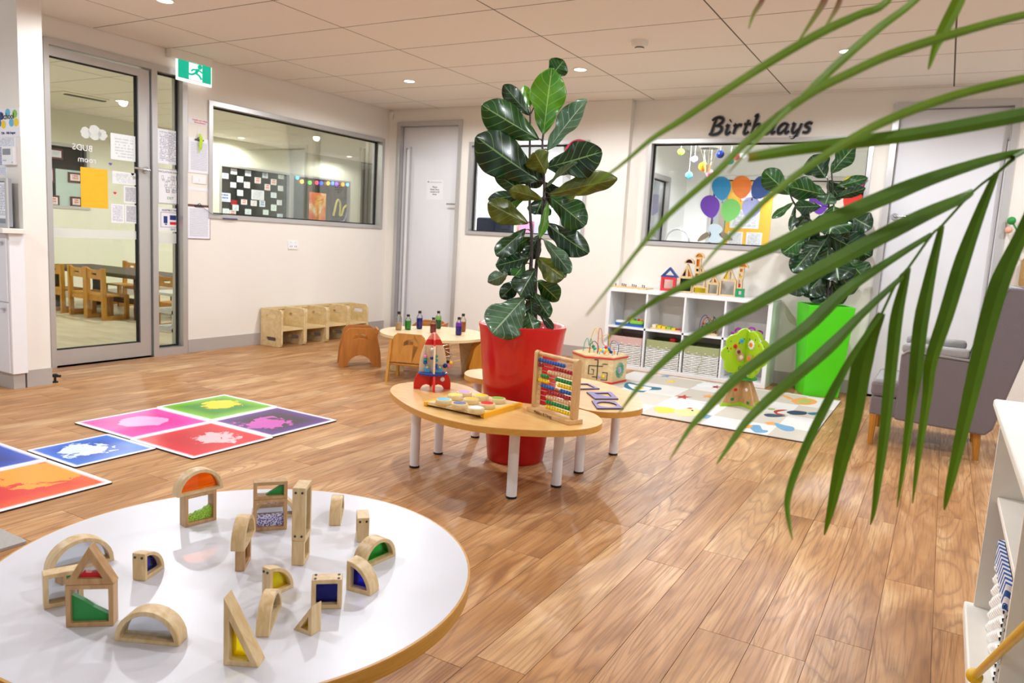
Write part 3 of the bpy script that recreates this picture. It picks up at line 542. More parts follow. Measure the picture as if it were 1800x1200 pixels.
wb('square block with a navy window and screws on top','rect',.053,.055,(-.907,.924),40,pane='g_navy',screws=((.006,.006,.0555,'z'),(.047,.006,.0555,'z'),(.006,.021,.0555,'z'),(.047,.021,.0555,'z')))
wb('quarter round block with a yellow window','quarter',.058,.056,(-.995,.909),88,t=.021,pane='g_yellow',screws=((-.0005,.006,.048,'x'),(-.0005,.016,.048,'x')))
wb('smallest triangle block with a yellow pane near the table front','rtr',.04,.054,(-.882,.858),2,t=.024,pane='g_yellow',fr=.0075)
wb('tall yellow right-triangle block nearest the table front','rtl',.055,.11,(-.889,.722),28,t=.03,pane='g_yellow',fr=.009)
wb('pale half round block edge-on behind the tall yellow triangle','half',.105,.053,(-.913,.805),36,t=.022,pane='mirror',end=True)
wb('half round mirror block lying before the little house','half',.107,.054,(-1.083,.669),26,t=.03,pane='mirror')
wb('square block with a green wedge, the wall of the little house','rect',.073,.073,(-1.181,.648),40,t=.024,mat='block_dark',fill=([(0,0),(1,0),(1,.16),(.55,.42),(.3,.62),(0,.8)],'green'))
wb('triangle block with red filling, the roof of the little house','tri',.075,.066,(-1.181,.648),40,z=ZT+.0732,t=.024,mat='block_dark',fr=.0105,fill=([(.03,0),(.97,0),(.83,.28),(.5,.22),(.17,.24)],'red'))
wb('large half round mirror block behind the little house','half',.116,.06,(-1.376,.733),79,t=.03,pane='mirror',u0=-.006)
wb('mirror block peeking out left of the little house','rect',.06,.061,(-1.266,.659),66,t=.026,pane='mirror')
wb('quarter round block with a blue window alone at the left','quarter',.062,.053,(-1.228,.821),112,t=.026,pane='g_blue',screws=((-.0005,.006,.045,'x'),(-.0005,.02,.045,'x')))
# ================================================================ leaf tables, red planter
TZ=.36
FA=[(-2.35,2.98),(-2.29,2.84),(-2.18,2.735),(-2.02,2.63),(-1.88,2.565),(-1.72,2.53),(-1.56,2.54),(-1.39,2.62),(-1.27,2.72),(-1.21,2.83),(-1.21,2.95),(-1.28,3.06),(-1.36,3.11),(-1.45,3.115),(-1.53,3.085),(-1.63,3.05),(-1.76,3.04),(-1.88,3.07),(-1.97,3.12),(-2.06,3.185),(-2.19,3.205),(-2.30,3.12)]
FB=[(-1.25,3.17),(-1.19,3.27),(-1.18,3.37),(-1.25,3.53),(-1.34,3.65),(-1.46,3.76),(-1.56,3.82),(-1.65,3.85),(-1.78,3.87),(-1.95,3.87),(-2.13,3.81),(-2.26,3.72),(-2.32,3.60),(-2.28,3.48),(-2.19,3.41),(-2.07,3.41),(-1.97,3.47),(-1.87,3.515),(-1.75,3.51),(-1.66,3.45),(-1.57,3.33),(-1.47,3.19),(-1.36,3.13)]
def leaf_table(label,pts,legs):
    t=thing('leaf_table',label,'table',(0,0,0),0,'low maple activity tables around the planter'); o=[(p.x,p.y) for p in spline(pts,5,True)]
    MB().prism(o,TZ-.003,TZ,XY).build('table_top','beech',t); MB().prism(o,TZ-.028,TZ-.003,XY).build('edge','beech_edge',t,60)
    for x,y in legs:
        l_=MB().tube([(x,y,.008),(x,y,TZ-.028)],.0235,18).build('leg','white',t,50); MB().lathe([(.0245,0),(.0245,.01)],18,(x,y,0)).build('foot','black',l_,50)
leaf_table('nearer maple table with white legs holding the abacus',FA,[(-2.125,2.84),(-2.17,3.10),(-1.535,2.765),(-1.448,3.03)]); leaf_table('farther maple table with purple frames behind the red planter',FB,[(-1.455,3.29),(-1.445,3.71),(-2.2,3.50),(-2.1,3.74)])
PC=(-1.822,3.297)
t=thing('red_planter','big round red planter between the maple tables','planter',(PC[0],PC[1],0))
MB().lathe([(.13,0),(.14,.0),(.146,.012),(.216,.66),(.222,.688),(.222,.7),(.214,.704),(.2,.7),(.19,.69),(.186,.62)],48,close=False).build('shell','red_pot',t,50); MB().lathe([(.187,.64),(.1,.652),(.001,.655)],32,close=False).build('soil','soil',t,60)
# ---- tray with nine discs
A=Vector((-1.956,2.67)); B=Vector((-1.636,2.655)); ang=math.atan2(B.y-A.y,B.x-A.x); t=thing('disc_tray','pale wooden tray with yellow end rails for nine discs','tray',(A.x,A.y,TZ),ang)
MB().box(.008,.312,0,.305,.0085,.021).build('base','ply_pale',t); 
for x in(0,.312): MB().prism(rrect(-.004,.309,0,.022,.006,3),x,x+.016,lambda u,v,d:(d,u,v)).build('end_rail','orange' if 0 else 'yellow_rail',t) if 'yellow_rail' in MT else (flat('yellow_rail','#f0b018',.4),MB().prism(rrect(-.004,.309,0,.022,.006,3),x,x+.016,lambda u,v,d:(d,u,v)).build('end_rail','yellow_rail',t))
for i,(x,y,c,n_) in enumerate(((780,704,'cyan','light blue'),(800,696,'yellow','left yellow'),(816,691,'lilac','lilac'),(808,711,'navy','navy blue'),(828,703,'amber','amber'),(845,697,'yellow','right yellow'),(837,719,'paper','white'),(856,711,'red','red'),(875,702,'leafgreen','green'))):
    if c not in MT: flat(c,{'lilac':'#c896d0','amber':'#e8b440','leafgreen':'#84a838'}[c],.7)
    p=atz(x,y,TZ+.036); r=thing('sensory_disc','wooden disc with a %s centre on the tray'%n_,'disc',(p.x,p.y,TZ+.0212),0,'discs on the tray')
    MB().lathe([(.035,0),(.037,.003),(.037,.018),(.034,.022),(.028,.0225)],28).build('wooden_disc','ply_pale',r,40); MB().lathe([(.0285,.0225),(.0285,.0235)],28).build('inlay',c,r)
# ---- abacus
a=Vector((-1.564,2.909)); b=Vector((-1.296,2.797)); ang=math.atan2(b.y-a.y,b.x-a.x); L=(b-a).length
t=thing('abacus','wooden abacus with ten rows of coloured beads','abacus',(a.x,a.y,TZ),ang)
bs=MB().box(0,L,0,.08,0,.02).build('base','abacus',t,bevel=.003); text('words','Melissa & Doug',.019,'black',bs,Matrix.Translation((L/2-.03,-.0006,.01))@Matrix(((1,0,0,0),(0,0,-1,0),(0,1,0,0),(0,0,0,1))),.0002)
for x in(.004,L-.026): MB().prism(rrect(.025,.055,.015,.278,.014,4),x,x+.022,lambda u,v,d:(d,u,v)).build('post','abacus',t,40)
MB().tube([(.012,.04,.265),(L-.012,.04,.265)],.009,10).build('top_bar','abacus',t,50)
cols=['blue','maroon','natural','green','yellow','blue','maroon','natural','green','yellow']; flat('maroon','#a81820',.35); flat('natural','#e2b98c',.4)
bead={}
for k in range(10):
    z=.236-.0222*k; rd=MB().tube([(.02,.04,z),(L-.02,.04,z)],.0012,5).build('rod','steel',t); left={0:10,1:2,2:0,3:3,4:4,5:5,6:0,7:0,8:0,9:0}[k]; s0={3:.05,4:.035,5:.055}.get(k,.03); c=cols[k]
    if c not in bead: bead[c]=MB().lathe([(.002,-.0082),(.0062,-.0074),(.0094,-.0035),(.0094,.0035),(.0062,.0074),(.002,.0082)],10).build('bead',c,t,60); first=True
    else: first=False
    for j in range(10):
        x=s0+.0176*j if j<left else L-.036-.0176*(9-j); o=bead[c] if first and j==0 else inst(bead[c],t); o.location=(x,.04,z); o.rotation_euler=(0,PI/2,0)
# ---- purple shape frames on the farther table
def pframe(label,pts,hole):
    P=[atz(x,y,TZ+.004) for x,y in pts]; t=thing('shape_frame',label,'frame',(P[0].x,P[0].y,TZ),0,'purple cut-out frames'); Q=[(p.x-P[0].x,p.y-P[0].y) for p in P]
    def bi(u,v): return tuple(Q[0][i]*(1-u)*(1-v)+Q[1][i]*u*(1-v)+Q[2][i]*u*v+Q[3][i]*(1-u)*v for i in(0,1))
    n=24; out=[];inn=[]
    for k in range(n):
        a=2*PI*k/n+PI/4+.0001; c,s=math.cos(a),math.sin(a); m=max(abs(c),abs(s)); out.append(bi(.5+.5*c/m,.5+.5*s/m))
        if hole=='oval': inn.append(bi(.5+.4*c,.5+.36*s))
        elif hole=='square': inn.append(bi(.5+.38*c/m,.5+.38*s/m))
        else:
            V=[Vector((.16,.2)),Vector((.84,.14)),Vector((.8,.84))]; cc=(V[0]+V[1]+V[2])/3; best=9
            for i in range(3):
                e0,e1=V[i]-cc,V[(i+1)%3]-cc; den=c*(e1.y-e0.y)-s*(e1.x-e0.x)
                if abs(den)>1e-9:
                    tt=(e0.x*(e1.y-e0.y)-e0.y*(e1.x-e0.x))/den
                    if tt>0: best=min(best,tt)
            inn.append(bi(cc.x+c*best,cc.y+s*best))
    MB().ring(out,inn,0,.0045,XY).build('board','black',t); MB().ring(out,inn,.0045,.0065,XY).build('purple_face','purple_foam',t)
pframe('purple frame with a square opening behind the abacus',[(1003,673),(1034,674),(1054,683),(1008,684)],'square'); pframe('purple frame with a triangular opening',[(1031,689),(1074,689),(1087,701),(1046,701)],'tri'); pframe('purple frame with an oval opening nearest the table rim',[(1040,704),(1080,705),(1096,718),(1050,718)],'oval')
# ---- rocket activity toy
p=Vector((-2.155,3.0)); t=thing('rocket_toy','red and cream wooden rocket activity toy on the maple table','toy',(p.x,p.y,TZ),math.radians(42)); flat('rocket_cream','#ecd2b0',.5,var=.12,scale=90); flat('rocket_red','#d81c14',.35); flat('rocket_pink','#f0907c',.4); flat('rocket_blue','#1c3c8c',.35)
prof=[(.0,.285),(.012,.28),(.026,.262),(.038,.24),(.05,.21),(.06,.175),(.066,.14),(.068,.1),(.066,.083)]
def band(z0,z1):
    P=[(0,.285)]
    f=lambda z:next((a[0]+(b[0]-a[0])*(z-a[1])/(b[1]-a[1]) for a,b in zip(prof,prof[1:]) if b[1]<=z<=a[1]),0)
    zs=[z0+(z1-z0)*k/6 for k in range(7)]; return [(-f(z)-.0005,z) for z in zs]+[(f(z)+.0005,z) for z in reversed(zs)]
for rot in(0,PI/2):
    f=(lambda u,v,d:(u,d,v)) if rot==0 else (lambda u,v,d:(d,u,v)); e=.004+(.0003 if rot else 0)
    MB().prism(band(.083,.222),-e,e,f).build('body_panel','rocket_cream',t); MB().prism(band(.222,.25),-e,e,f).build('nose_band','rocket_red',t); MB().prism(band(.25,.2845),-e,e,f).build('nose_tip','rocket_pink',t)
    fin=[(-.092,0),(-.06,0),(-.048,.018),(-.03,.024),(-.012,.018),(0,.012),(.012,.018),(.03,.024),(.048,.018),(.06,0),(.092,0),(.092,.03),(.086,.055),(.076,.076),(-.076,.076),(-.086,.055),(-.092,.03)]
    MB().prism(fin,-e-.001,e+.001,f).build('fin_board','rocket_red',t,40)
    MB().prism([(.05+.011*math.cos(k*PI/8),.05+.011*math.sin(k*PI/8)) for k in range(16)],-e-.003,e+.003,f).build('badge','white',t)
MB().lathe([(.07,.076),(.072,.078),(.072,.085),(.066,.087)],28).build('ring_shelf','rocket_blue',t,40)
for i,(x,y,z,c,r) in enumerate(((-.04,-.01,.165,'pink',.01),(-.04,-.01,.15,'teal',.01),(-.04,-.01,.134,'blue',.01),(-.01,-.035,.205,'white',.008),(-.01,-.03,.16,'navy',.009),(.012,-.03,.15,'teal',.009),(.012,-.03,.17,'teal',.008),(.012,-.03,.125,'blue',.009),(.012,-.03,.11,'blue',.009))): MB().lathe([(r*.5,-r*.8),(r,-r*.5),(r,r*.5),(r*.5,r*.8)],10,(x,y,z)).build('bead',c,t,50)
for x,y in((-.04,-.01),(-.01,-.032),(.012,-.03)): MB().tube([(x,y,.088),(x,y,.22)],.0015,5).build('rod','steel',t)
MB().tube(spline([(.03,0,.215),(.075,.0,.225),(.085,0,.21),(.05,0,.2),(.085,0,.18),(.092,0,.17),(.05,0,.162)],4),.002,6).build('wire','steel',t,60)
for x,y,z,c,r in((.08,-.005,.12,'pink',.012),(.088,-.012,.135,'yellow',.01),(.075,.01,.138,'black',.01),(.06,-.01,.12,'navy',.012)): MB().sphere((x,y,z),r,10,6).build('knob',c,t,60)
MB().tube([(.03,-.003,.122),(.09,-.006,.124)],.003,6).build('peg','block_wood',t)
for x,y in((-.03,-.02),(.03,-.02)): MB().prism([(x-.014,.088),(x+.014,.088),(x+.014,.108),(x+.008,.12),(x-.008,.12),(x-.014,.108)],y-.003,y,XZ).build('little_door','cyan',t); MB().sphere((x,y-.004,.112),.007,8,5).build('figure','skin',t,60)
# ================================================================ small chairs along the left wall
def raycast(poly,c,a):
    dx,dy=math.cos(a),math.sin(a); best=None
    for i in range(len(poly)):
        x0,y0=poly[i][0]-c[0],poly[i][1]-c[1]; x1,y1=poly[(i+1)%len(poly)][0]-c[0],poly[(i+1)%len(poly)][1]-c[1]; ex,ey=x1-x0,y1-y0; den=dx*ey-dy*ex
        if abs(den)<1e-12: continue
        t=(x0*ey-y0*ex)/den; s=(x0*dy-y0*dx)/den
        if t>0 and -1e-6<=s<=1+1e-6 and (best is None or t<best): best=t
    return (c[0]+dx*(best or 0),c[1]+dy*(best or 0))
def holed(mb,outer,hole,d0,d1,f):
    cx=sum(p[0] for p in hole)/len(hole); cy=sum(p[1] for p in hole)/len(hole)
    an=sorted({round(math.atan2(p[1]-cy,p[0]-cx),5) for p in outer+hole}); mb.ring([raycast(outer,(cx,cy),a) for a in an],[raycast(hole,(cx,cy),a) for a in an],d0,d1,f); return mb
def crescent(cx,cy,r,w,a0=.75,n=8):
    A=[a0+(PI-2*a0)*k/n for k in range(n+1)]; return [(cx+(r+w)*math.cos(a),cy+(r+w)*math.sin(a)) for a in A]+[(cx+(r-w)*math.cos(a),cy+(r-w)*math.sin(a)) for a in reversed(A)]
D,H,Wd=.278,.35,.300
t=thing('cube_chair','nearest plywood cube chair in the row along the left wall','chair',(XL+.016,4.92,0),0,'plywood cube chairs along the left wall')
for y in(0,Wd-.018):
    mb=MB(); holed(mb,[(0,.175),(D,.175),(D,H-.03),(D-.01,H-.008),(D-.03,H),(0,H)],rrect(.075,.205,.262,.297,.016,4),y,y+.018,XZ); holed(mb,[(0,0),(D-.03,0),(D-.008,.008),(D,.03),(D,.175),(0,.175)],rrect(.075,.205,.05,.088,.016,4),y,y+.018,XZ); mb.build('side_panel','ply_pale',t,30)
MB().box(.015,D-.012,.018,Wd-.018,.15,.166).build('seat','ply_pale',t); b_=MB().box(0,.016,.018,Wd-.018,.09,H).build('backrest','ply_pale',t)
MB().tube([(.0165,.2+.01*k,H-.028+.006*math.sin(k*2.3)) for k in range(9)],.0022,5).build('stamp','black',b_)
for k,l_ in enumerate(('second plywood cube chair from the glass door','third plywood cube chair from the glass door','plywood cube chair at the far end of the row')): dup(t,l_,(XL+.016,4.92+.303*(k+1),0),0)
# ================================================================ maple round table, bent-ply chairs, bottles
T2=(-3.56,4.955); Z2=.33
t=thing('round_maple_table','round maple table with sensory bottles in the back','table',(T2[0],T2[1],0)); flat('maple_top','#e6cda0',.3,var=.06,scale=5); MB().prism(cir(.44),Z2-.022,Z2,XY).build('table_top','maple_top',t,40)
for a in(.55,2.1,3.7,5.25): c,s=math.cos(a),math.sin(a); MB().prism([(.24,0),(.34,0),(.37,Z2-.022),(.2,Z2-.022)],-.012,.012,lambda u,v,d:(u*c-d*s,u*s+d*c,v)).build('leg','ply_pale',t)
def side(w0,w1,h,arch): 
    p=[(-w0/2,0),(-w0/2+.045,0)]+[(-arch*math.cos(PI*k/8),.0+.09*math.sin(PI*k/8)+.01) for k in range(9)]+[(w0/2-.045,0),(w0/2,0)]
    return p+[(w1/2,h-.06)]+[(w1/2-.05+.05*math.cos(a*PI/8)-.005*a,h-.05+.05*math.sin(a*PI/8)) for a in range(5)]+[(-w1/2+.05-.05*math.cos(a*PI/8)+.005*a,h-.05+.05*math.sin(a*PI/8)) for a in range(4,-1,-1)]+[(-w1/2,h-.06)]
def bent_chair(label,loc,rz,mat='bent_ply',h=.325):
    t=thing('bent_ply_chair',label,'chair',(loc[0],loc[1],0),rz,'bent plywood chairs at the maple table'); s=side(.35,.27,h,.1)
    cr=crescent(0,h-.125,.06,.02)
    up=[p for p in s if p[1]>.12]; up=[(-.165,.13),(.165,.13)]+up
    lo=[p for p in s if p[1]<=.12]; lo=lo+[(.165,.13),(-.165,.13)]
    for y in(0,.235):
        mb=MB(); an=cr; holed2(mb,up,cr,y,y+.014); mb.prism(lo,y,y+.014,XZ); mb.build('side_panel',mat,t,30)
    MB().box(-.11,.12,.014,.235,.135,.15).build('seat',mat,t); MB().prism([(.1,.14),(.114,.14),(.15,h-.01),(.136,h-.01)],.014,.235,XZ).build('backrest',mat,t); return t
def holed2(mb,outer,hole,d0,d1):       # panel split in strips around a curved slot
    zs=sorted({p[1] for p in hole}); z0,z1=zs[0],zs[-1]; n=len(hole)//2; up=hole[:n]; dn=hole[n:][::-1]
    xs=[p[0] for p in up]
    def xat(z,sg):
        best=0
        for i in range(len(outer)):
            a,b=outer[i],outer[(i+1)%len(outer)]
            if (a[1]-z)*(b[1]-z)<=0 and abs(a[1]-b[1])>1e-9:
                x=a[0]+(b[0]-a[0])*(z-a[1])/(b[1]-a[1])
                if sg*x>sg*best: best=x
        return best
    L_=xs[0] if xs[0]<xs[-1] else xs[-1]; R_=-L_
    # ends
    zt=max(p[1] for p in outer); zb=min(p[1] for p in outer)
    mb.prism([(xat(zb+.001,-1),zb),(L_,zb),(L_,zt-.0005),(max(xat(zt-.004,-1),-.2),zt-.0005)]+[(xat(zt-.01*k,-1),zt-.01*k) for k in range(1,8)],d0,d1,XZ)
    mb.prism([(R_,zb),(xat(zb+.001,1),zb)]+[(xat(zt-.01*k,1),zt-.01*k) for k in range(7,0,-1)]+[(xat(zt-.004,1),zt-.0005),(R_,zt-.0005)],d0,d1,XZ)
    U=sorted(up); Dn=sorted(dn); Dn=[(U[i][0],Dn[i][1]) for i in range(len(U))]
    mb.prism([(x,z) for x,z in U]+[(R_,zt-.0005),(L_,zt-.0005)],d0,d1,XZ); mb.prism([(L_,zb),(R_,zb)]+[(x,z) for x,z in reversed(Dn)],d0,d1,XZ)
bent_chair('brown bent-ply chair with its side to the camera left of the maple table',(-4.115,4.695),math.radians(45))
def back_chair(label,loc,rz):
    t=thing('bent_ply_chair',label,'chair',(loc[0],loc[1],0),rz,'bent plywood chairs at the maple table'); m='bent_ply2'
    for x in(-.015,.265): MB().prism([(-.02,0),(.012,0),(.085,.30),(.055,.32)],x,x+.02,lambda u,v,d:(d,u,v)).build('rear_leg','pine',t); MB().box(x,x+.02,.24,.265,0,.13).build('front_leg','pine',t)
    mb=MB(); up=[(-.135,.15),(.135,.15),(.13,.30),(.12,.345),(.09,.365),(-.09,.365),(-.12,.345),(-.13,.30)]; holed2(mb,up,crescent(.02,.245,.06,.02),0,.014)
    mb.v=[(x+.135,y+.02+.22*(z-.1),z) for x,y,z in mb.v]; mb.build('backrest',m,t,30); MB().box(.0,.27,.03,.26,.125,.14).build('seat',m,t,bevel=.003); return t
back_chair('chair with its curved-slot back to the camera behind the rocket toy',(-3.575,4.395),math.radians(20))
bent_chair('salmon bent-ply chair beyond the bottles',(-4.02,5.46),math.radians(20),'bent_ply',.33)
bent_chair('bent-ply chair half hidden left of the red planter',(-2.99,4.93),math.radians(38),'bent_ply2',.302)
src=[o for o in C.objects if o.name=='cube_chair'][0]; cc=dup(src,'plywood cube chair right of the bottles behind the maple table',(-3.60,5.73,0),math.radians(-62)); cc['group']='plywood cube chair at the table'
for nm,c in dict(liq_green='#189a28',liq_blue='#101c90',liq_red='#8c0c18',liq_dgreen='#0c5a28',liq_lgreen='#90c860',liq_navy='#1a1090',liq_purple='#8a28c0',liq_orange='#b85a18',shells='#d8a878').items(): flat(nm,c,.15,var=.12,scale=60)
def c5(x,y): return 590+x*280/1800,530+y*280/1800
for lab,(x,y),tp,lo,hi,lv in (('clear bottle with shells, leftmost on the maple table',(700,322),120,'shells',None,.45),('bright green bottle behind the near chair',(805,318),155,'liq_green',None,.72),('dark blue bottle, the first tall one',(935,308),108,'liq_blue',None,.68),('deep red bottle nearest the rocket toy',(1090,356),188,'liq_red',None,.7),('bottle of dark green under light green',(1147,306),112,'liq_dgreen','liq_lgreen',.5),('bottle of navy under purple',(1378,381),175,'liq_navy','liq_purple',.66),('orange brown bottle behind the purple one',(1425,341),145,'liq_orange',None,.62)):
    p=atz(*c5(x,y),Z2); q=T2[0]-p.x,T2[1]-p.y; h=.153 if tp<150 else .148
    if tp in(155,188): h=.128
    r=thing('sensory_bottle',lab,'bottle',(p.x,p.y+.012,Z2),0,'sensory bottles on the maple table')
    MB().lathe([(.018,.0),(.024,.003),(.026,.02),(.0245,.04),(.026,.06),(.026,h*.62),(.022,h*.72),(.012,h*.82),(.0105,h*.87)],20).build('bottle_shell','bottle',r,60)
    MB().lathe([(.017,.002),(.0225,.005),(.0245,.02),(.0232,.04),(.0245,.06),(.0245,h*.62*lv/.7 if lv<.7 else h*.6)] if hi is None else [(.017,.002),(.0225,.005),(.0245,.02),(.0232,.04),(.0245,h*.5)],20).build('liquid' if lo!='shells' else 'shells',lo,r,60)
    if hi: MB().lathe([(.0245,h*.5),(.0245,h*.62),(.0205,h*.71)],20).build('upper_liquid',hi,r,60)
    MB().lathe([(.0125,h*.86),(.0135,h*.87),(.0135,h*.99),(.012,h)],16).build('cap','black',r,40)
# ================================================================ cube shelf
SX0,SX1,SY,SZ=-2.685,-1.205,6.435,.738
t=thing('cube_shelf','white cube shelf of eight cells under the window','shelf',(0,0,0)); S0=thing
MB().box(SX0,SX1,SY,YR-.016,SZ-.035,SZ).build('top_board','white',t,bevel=.002); MB().box(SX0,SX1,SY,YR-.016,.0,.035).build('bottom_board','white',t,bevel=.002)
for x in(SX0,SX1-.035): MB().box(x,x+.035,SY,YR-.016,.035,SZ-.035).build('side_board','white',t,bevel=.002)
cw=(SX1-SX0-.07)/4
for k in(1,2,3): MB().box(SX0+.035+cw*k-.008,SX0+.035+cw*k+.008,SY+.002,YR-.02,.035,SZ-.035).build('divider','white',t)
MB().box(SX0+.035,SX1-.035,SY+.002,YR-.02,.372,.39).build('middle_shelf','white',t)
cell=lambda k:SX0+.035+cw*(k+.5)
# wicker baskets
flat('wicker','#f0eee8',.6); flat('linen_pink','#d8b4ac',.9,var=.1,scale=80,bmp=.3); flat('linen_green','#a4a878',.9,var=.12,scale=80,bmp=.3); flat('basket_dark','#3a332c',.9)
def basket(label,x,y,z,w,d,h,lin_,group='white wicker baskets in the shelf',rz=0,rows=13):
    t=thing('wicker_basket',label,'basket',(x,y,z),rz,group)
    MB().box(-w/2+.006,w/2-.006,-d/2+.006,d/2-.006,.003,h-.06).build('core','basket_dark',t)
    pr=[];n=int(2*(w+d)/.018)//4*2
    for k in range(n):
        s=k/n*2*(w+d)
        if s<w: q=(-w/2+s,-d/2,0,-1)
        elif s<w+d: q=(w/2,-d/2+s-w,1,0)
        elif s<2*w+d: q=(w/2-(s-w-d),d/2,0,1)
        else: q=(-w/2,d/2-(s-2*w-d),-1,0)
        pr.append(q)
    mb=MB(); hh=h-.055
    for r_ in range(rows):
        zz=.008+hh*r_/(rows-1)*.95; P=[(q[0]+q[2]*.004*(1 if (k+r_)%2 else -1),q[1]+q[3]*.004*(1 if (k+r_)%2 else -1),zz) for k,q in enumerate(pr)]; mb.tube(P+[P[0]],hh/rows*.42,5,False)
    mb.build('weave','wicker',t,60)
    sk=MB(); [sk.tube([(q[0],q[1],0),(q[0],q[1],hh)],.003,4) for q in pr[::2]]; sk.build('stakes','wicker',t)
    MB().ring(rrect(-w/2-.008,w/2+.008,-d/2-.008,d/2+.008,.015,3),rrect(-w/2+.008,w/2-.008,-d/2+.008,d/2-.008,.01,3),h-.07,h,XY).build('fabric_rim',lin_,t,40); return t
basket('white wicker basket with a pink cloth rim in the left cell',cell(0),SY+.17,.0355,cw-.05,.30,.26,'linen_pink'); basket('white wicker basket with a green rim in the second cell',cell(1),SY+.17,.0355,cw-.05,.30,.26,'linen_green'); bk=basket('white wicker basket with a green rim in the third cell',cell(2),SY+.17,.0355,cw-.05,.30,.25,'linen_green')
MB().tube(spline([(0,-.165,.2),(.01,-.168,.12),(-.015,-.17,.06),(-.01,-.175,.01)],4),.003,5).build('tie','linen_green',bk)
o=MB().sphere((cell(1)+.06,SY+.12,.30),.035,12,8,.8).build('red_ball','red',None,60); tag(o,'red soft ball on top of the second basket','ball')
# toys in the upper cells
zS=.3905
t=thing('toy_train','blue, white and lime toy train set in the upper left cell','toy',(cell(0),SY+.10,zS)); MB().prism(rrect(-.14,.14,-.05,.05,.03,3),0,.022,XY).build('base','blue',t,40); MB().prism(rrect(-.135,-.01,-.04,.04,.02,3),.022,.045,XY).build('wagon','white',t,bevel=.006); MB().prism(rrect(0,.13,-.04,.04,.02,3),.022,.055,XY).build('engine','lime',t,bevel=.006)
for k,c in enumerate(('red','yellow','green','red','orange')): MB().sphere((-.02+.032*k,0,.062),.013,8,6).build('button',c,t,60)
t=thing('xylophone_toy','low yellow and cream wooden toy in the second upper cell','toy',(cell(1),SY+.10,zS)); MB().box(-.14,.14,-.05,.05,0,.012).build('base','ply_pale',t); 
for k,c in enumerate(('cream','yellow','yellow','lime','yellow','red')): MB().prism(rrect(-.13+.045*k,-.092+.045*k,-.04,.04,.006,2),.012,.04-.004*k,XY).build('bar',c,t)
t=thing('bead_maze','small bead maze with coloured loops in the third upper cell','toy',(cell(2)+.02,SY+.12,zS)); MB().prism(rrect(-.09,.09,-.05,.05,.02,3),0,.015,XY).build('base','ply_pale',t,40)
q=random.Random(5)
for k,c in enumerate(('navy','red','yellow','green')):
    y=-.03+.02*k; MB().tube(spline([(-.075+.01*k,y,.015),(-.07+.02*k,y,.12),(-.03+.02*k,y,.17-.02*k),(.02,y+.01,.1+.02*k),(.05,y,.16-.01*k),(.075,y,.08),(.07,y,.015)],4),.003,6).build('wire',c,t,60)
    for j in range(4): MB().sphere((-.055+.035*j,y-.004,.03+.03*((j+k)%3)),.011,8,6).build('bead',q.choice(['red','yellow','brown','green','cream','navy']),t,60)
flat('magenta_toy','#a828a0',.4); t=thing('linking_rings','tangle of magenta plastic rings in the right upper cell','toy',(cell(3),SY+.10,zS))
for k in range(8): a=q.random()*6; cx,cy,cz=-.1+.028*k,.02*math.sin(k*2),.037+.02*(k%3); MB().tube([(cx+.03*math.cos(2*PI*j/12),cy+.03*math.sin(2*PI*j/12)*math.cos(a),cz+.025*math.sin(2*PI*j/12)*abs(math.sin(a))) for j in range(13)],.008,6,False).build('ring','magenta_toy',t,60)
t=thing('peg_board','pale wooden peg board on the left end of the shelf top','toy',(SX0+.19,SY+.13,SZ)); MB().box(-.19,.17,-.11,.1,0,.012).build('board','ply_pale',t,bevel=.002)
for k in range(9): x,y=-.14+.033*k,(-.06,.02,-.02)[k%3]; MB().lathe([(.004,.012),(.004,.026),(.007,.03),(.005,.036)],8,(x,y,0)).build('peg','brown',t,50)
# castle of see-through blocks on the shelf top
GZ=SZ; CY=6.60
def cb(x,y): return pl(1140+x*190/1800,430+y*190/1800,1,CY)
flat('frame_red','#d83038',.4); flat('frame_blue','#24448c',.4); flat('frame_green','#1c9458',.4); glass('g_ltred','#f8d0cc',.03); glass('g_dgreen','#103820',.05); glass('g_plum','#3a1838',.05); glass('g_white','#dcdcdc',.03)
def cas(label,kind,x0,x1,z0,h,pane,mat='block_wood',fr=.012,fill=None,t=.04,dy=0): return window_block(label,kind,x1-x0,h,(x0,CY+dy),0,z=GZ+z0+.0003,t=t,pane=pane,mat=mat,fr=fr,fill=fill,group='blocks stacked on the cube shelf')
X=lambda px:cb(px,700).x
cas('red framed square block under the blue roof on the shelf','rect',X(195),X(440),0,.125,'g_ltred','frame_red',.022); cas('blue framed triangle roof block on the shelf','tri',X(180),X(480),.1255,.09,'pane_clear','frame_blue',.016)
cas('square block with a dark green pane on the shelf','rect',X(495),X(725),0,.135,'g_dgreen'); xm=(X(515)+X(720))/2
cas('right triangle block with a plum pane above the dark green one','rtr',X(512),xm-.001,.1355,.12,'g_plum',fr=.009); cas('right triangle block with an orange pane above the dark green one','rtl',xm+.001,X(722),.1355,.12,'g_orange',fr=.009); cas('half round block with a dark pane over the two triangles','half',X(560),X(720),.256,.05,'g_plum',fr=.01)
cas('wide block with a yellow pane low on the shelf','rect',X(735),X(972),0,.06,'g_yellow',fr=.009); cas('square block with a clear pane above the yellow one','rect',X(745),X(930),.0605,.075,'pane_clear'); cas('left small square block in the tallest tower','rect',X(745),X(830),.136,.05,'g_amber',fr=.009); cas('right small square block in the tallest tower','rect',X(832),X(930),.136,.05,'pane_clear',fr=.009)
cas('dark small square block high in the tallest tower','rect',X(748),X(825),.1865,.04,'g_plum',fr=.009); cas('upright block with an orange pane in the tallest tower','rect',X(745),X(832),.227,.085,'g_orange',fr=.01); cas('half round block crowning the tallest tower','half',X(722),X(880),.3125,.05,'g_amber',fr=.01)
cas('triangle block leaning right in the tallest tower','rtl',X(834),X(930),.1865,.06,'pane_clear',fr=.008)
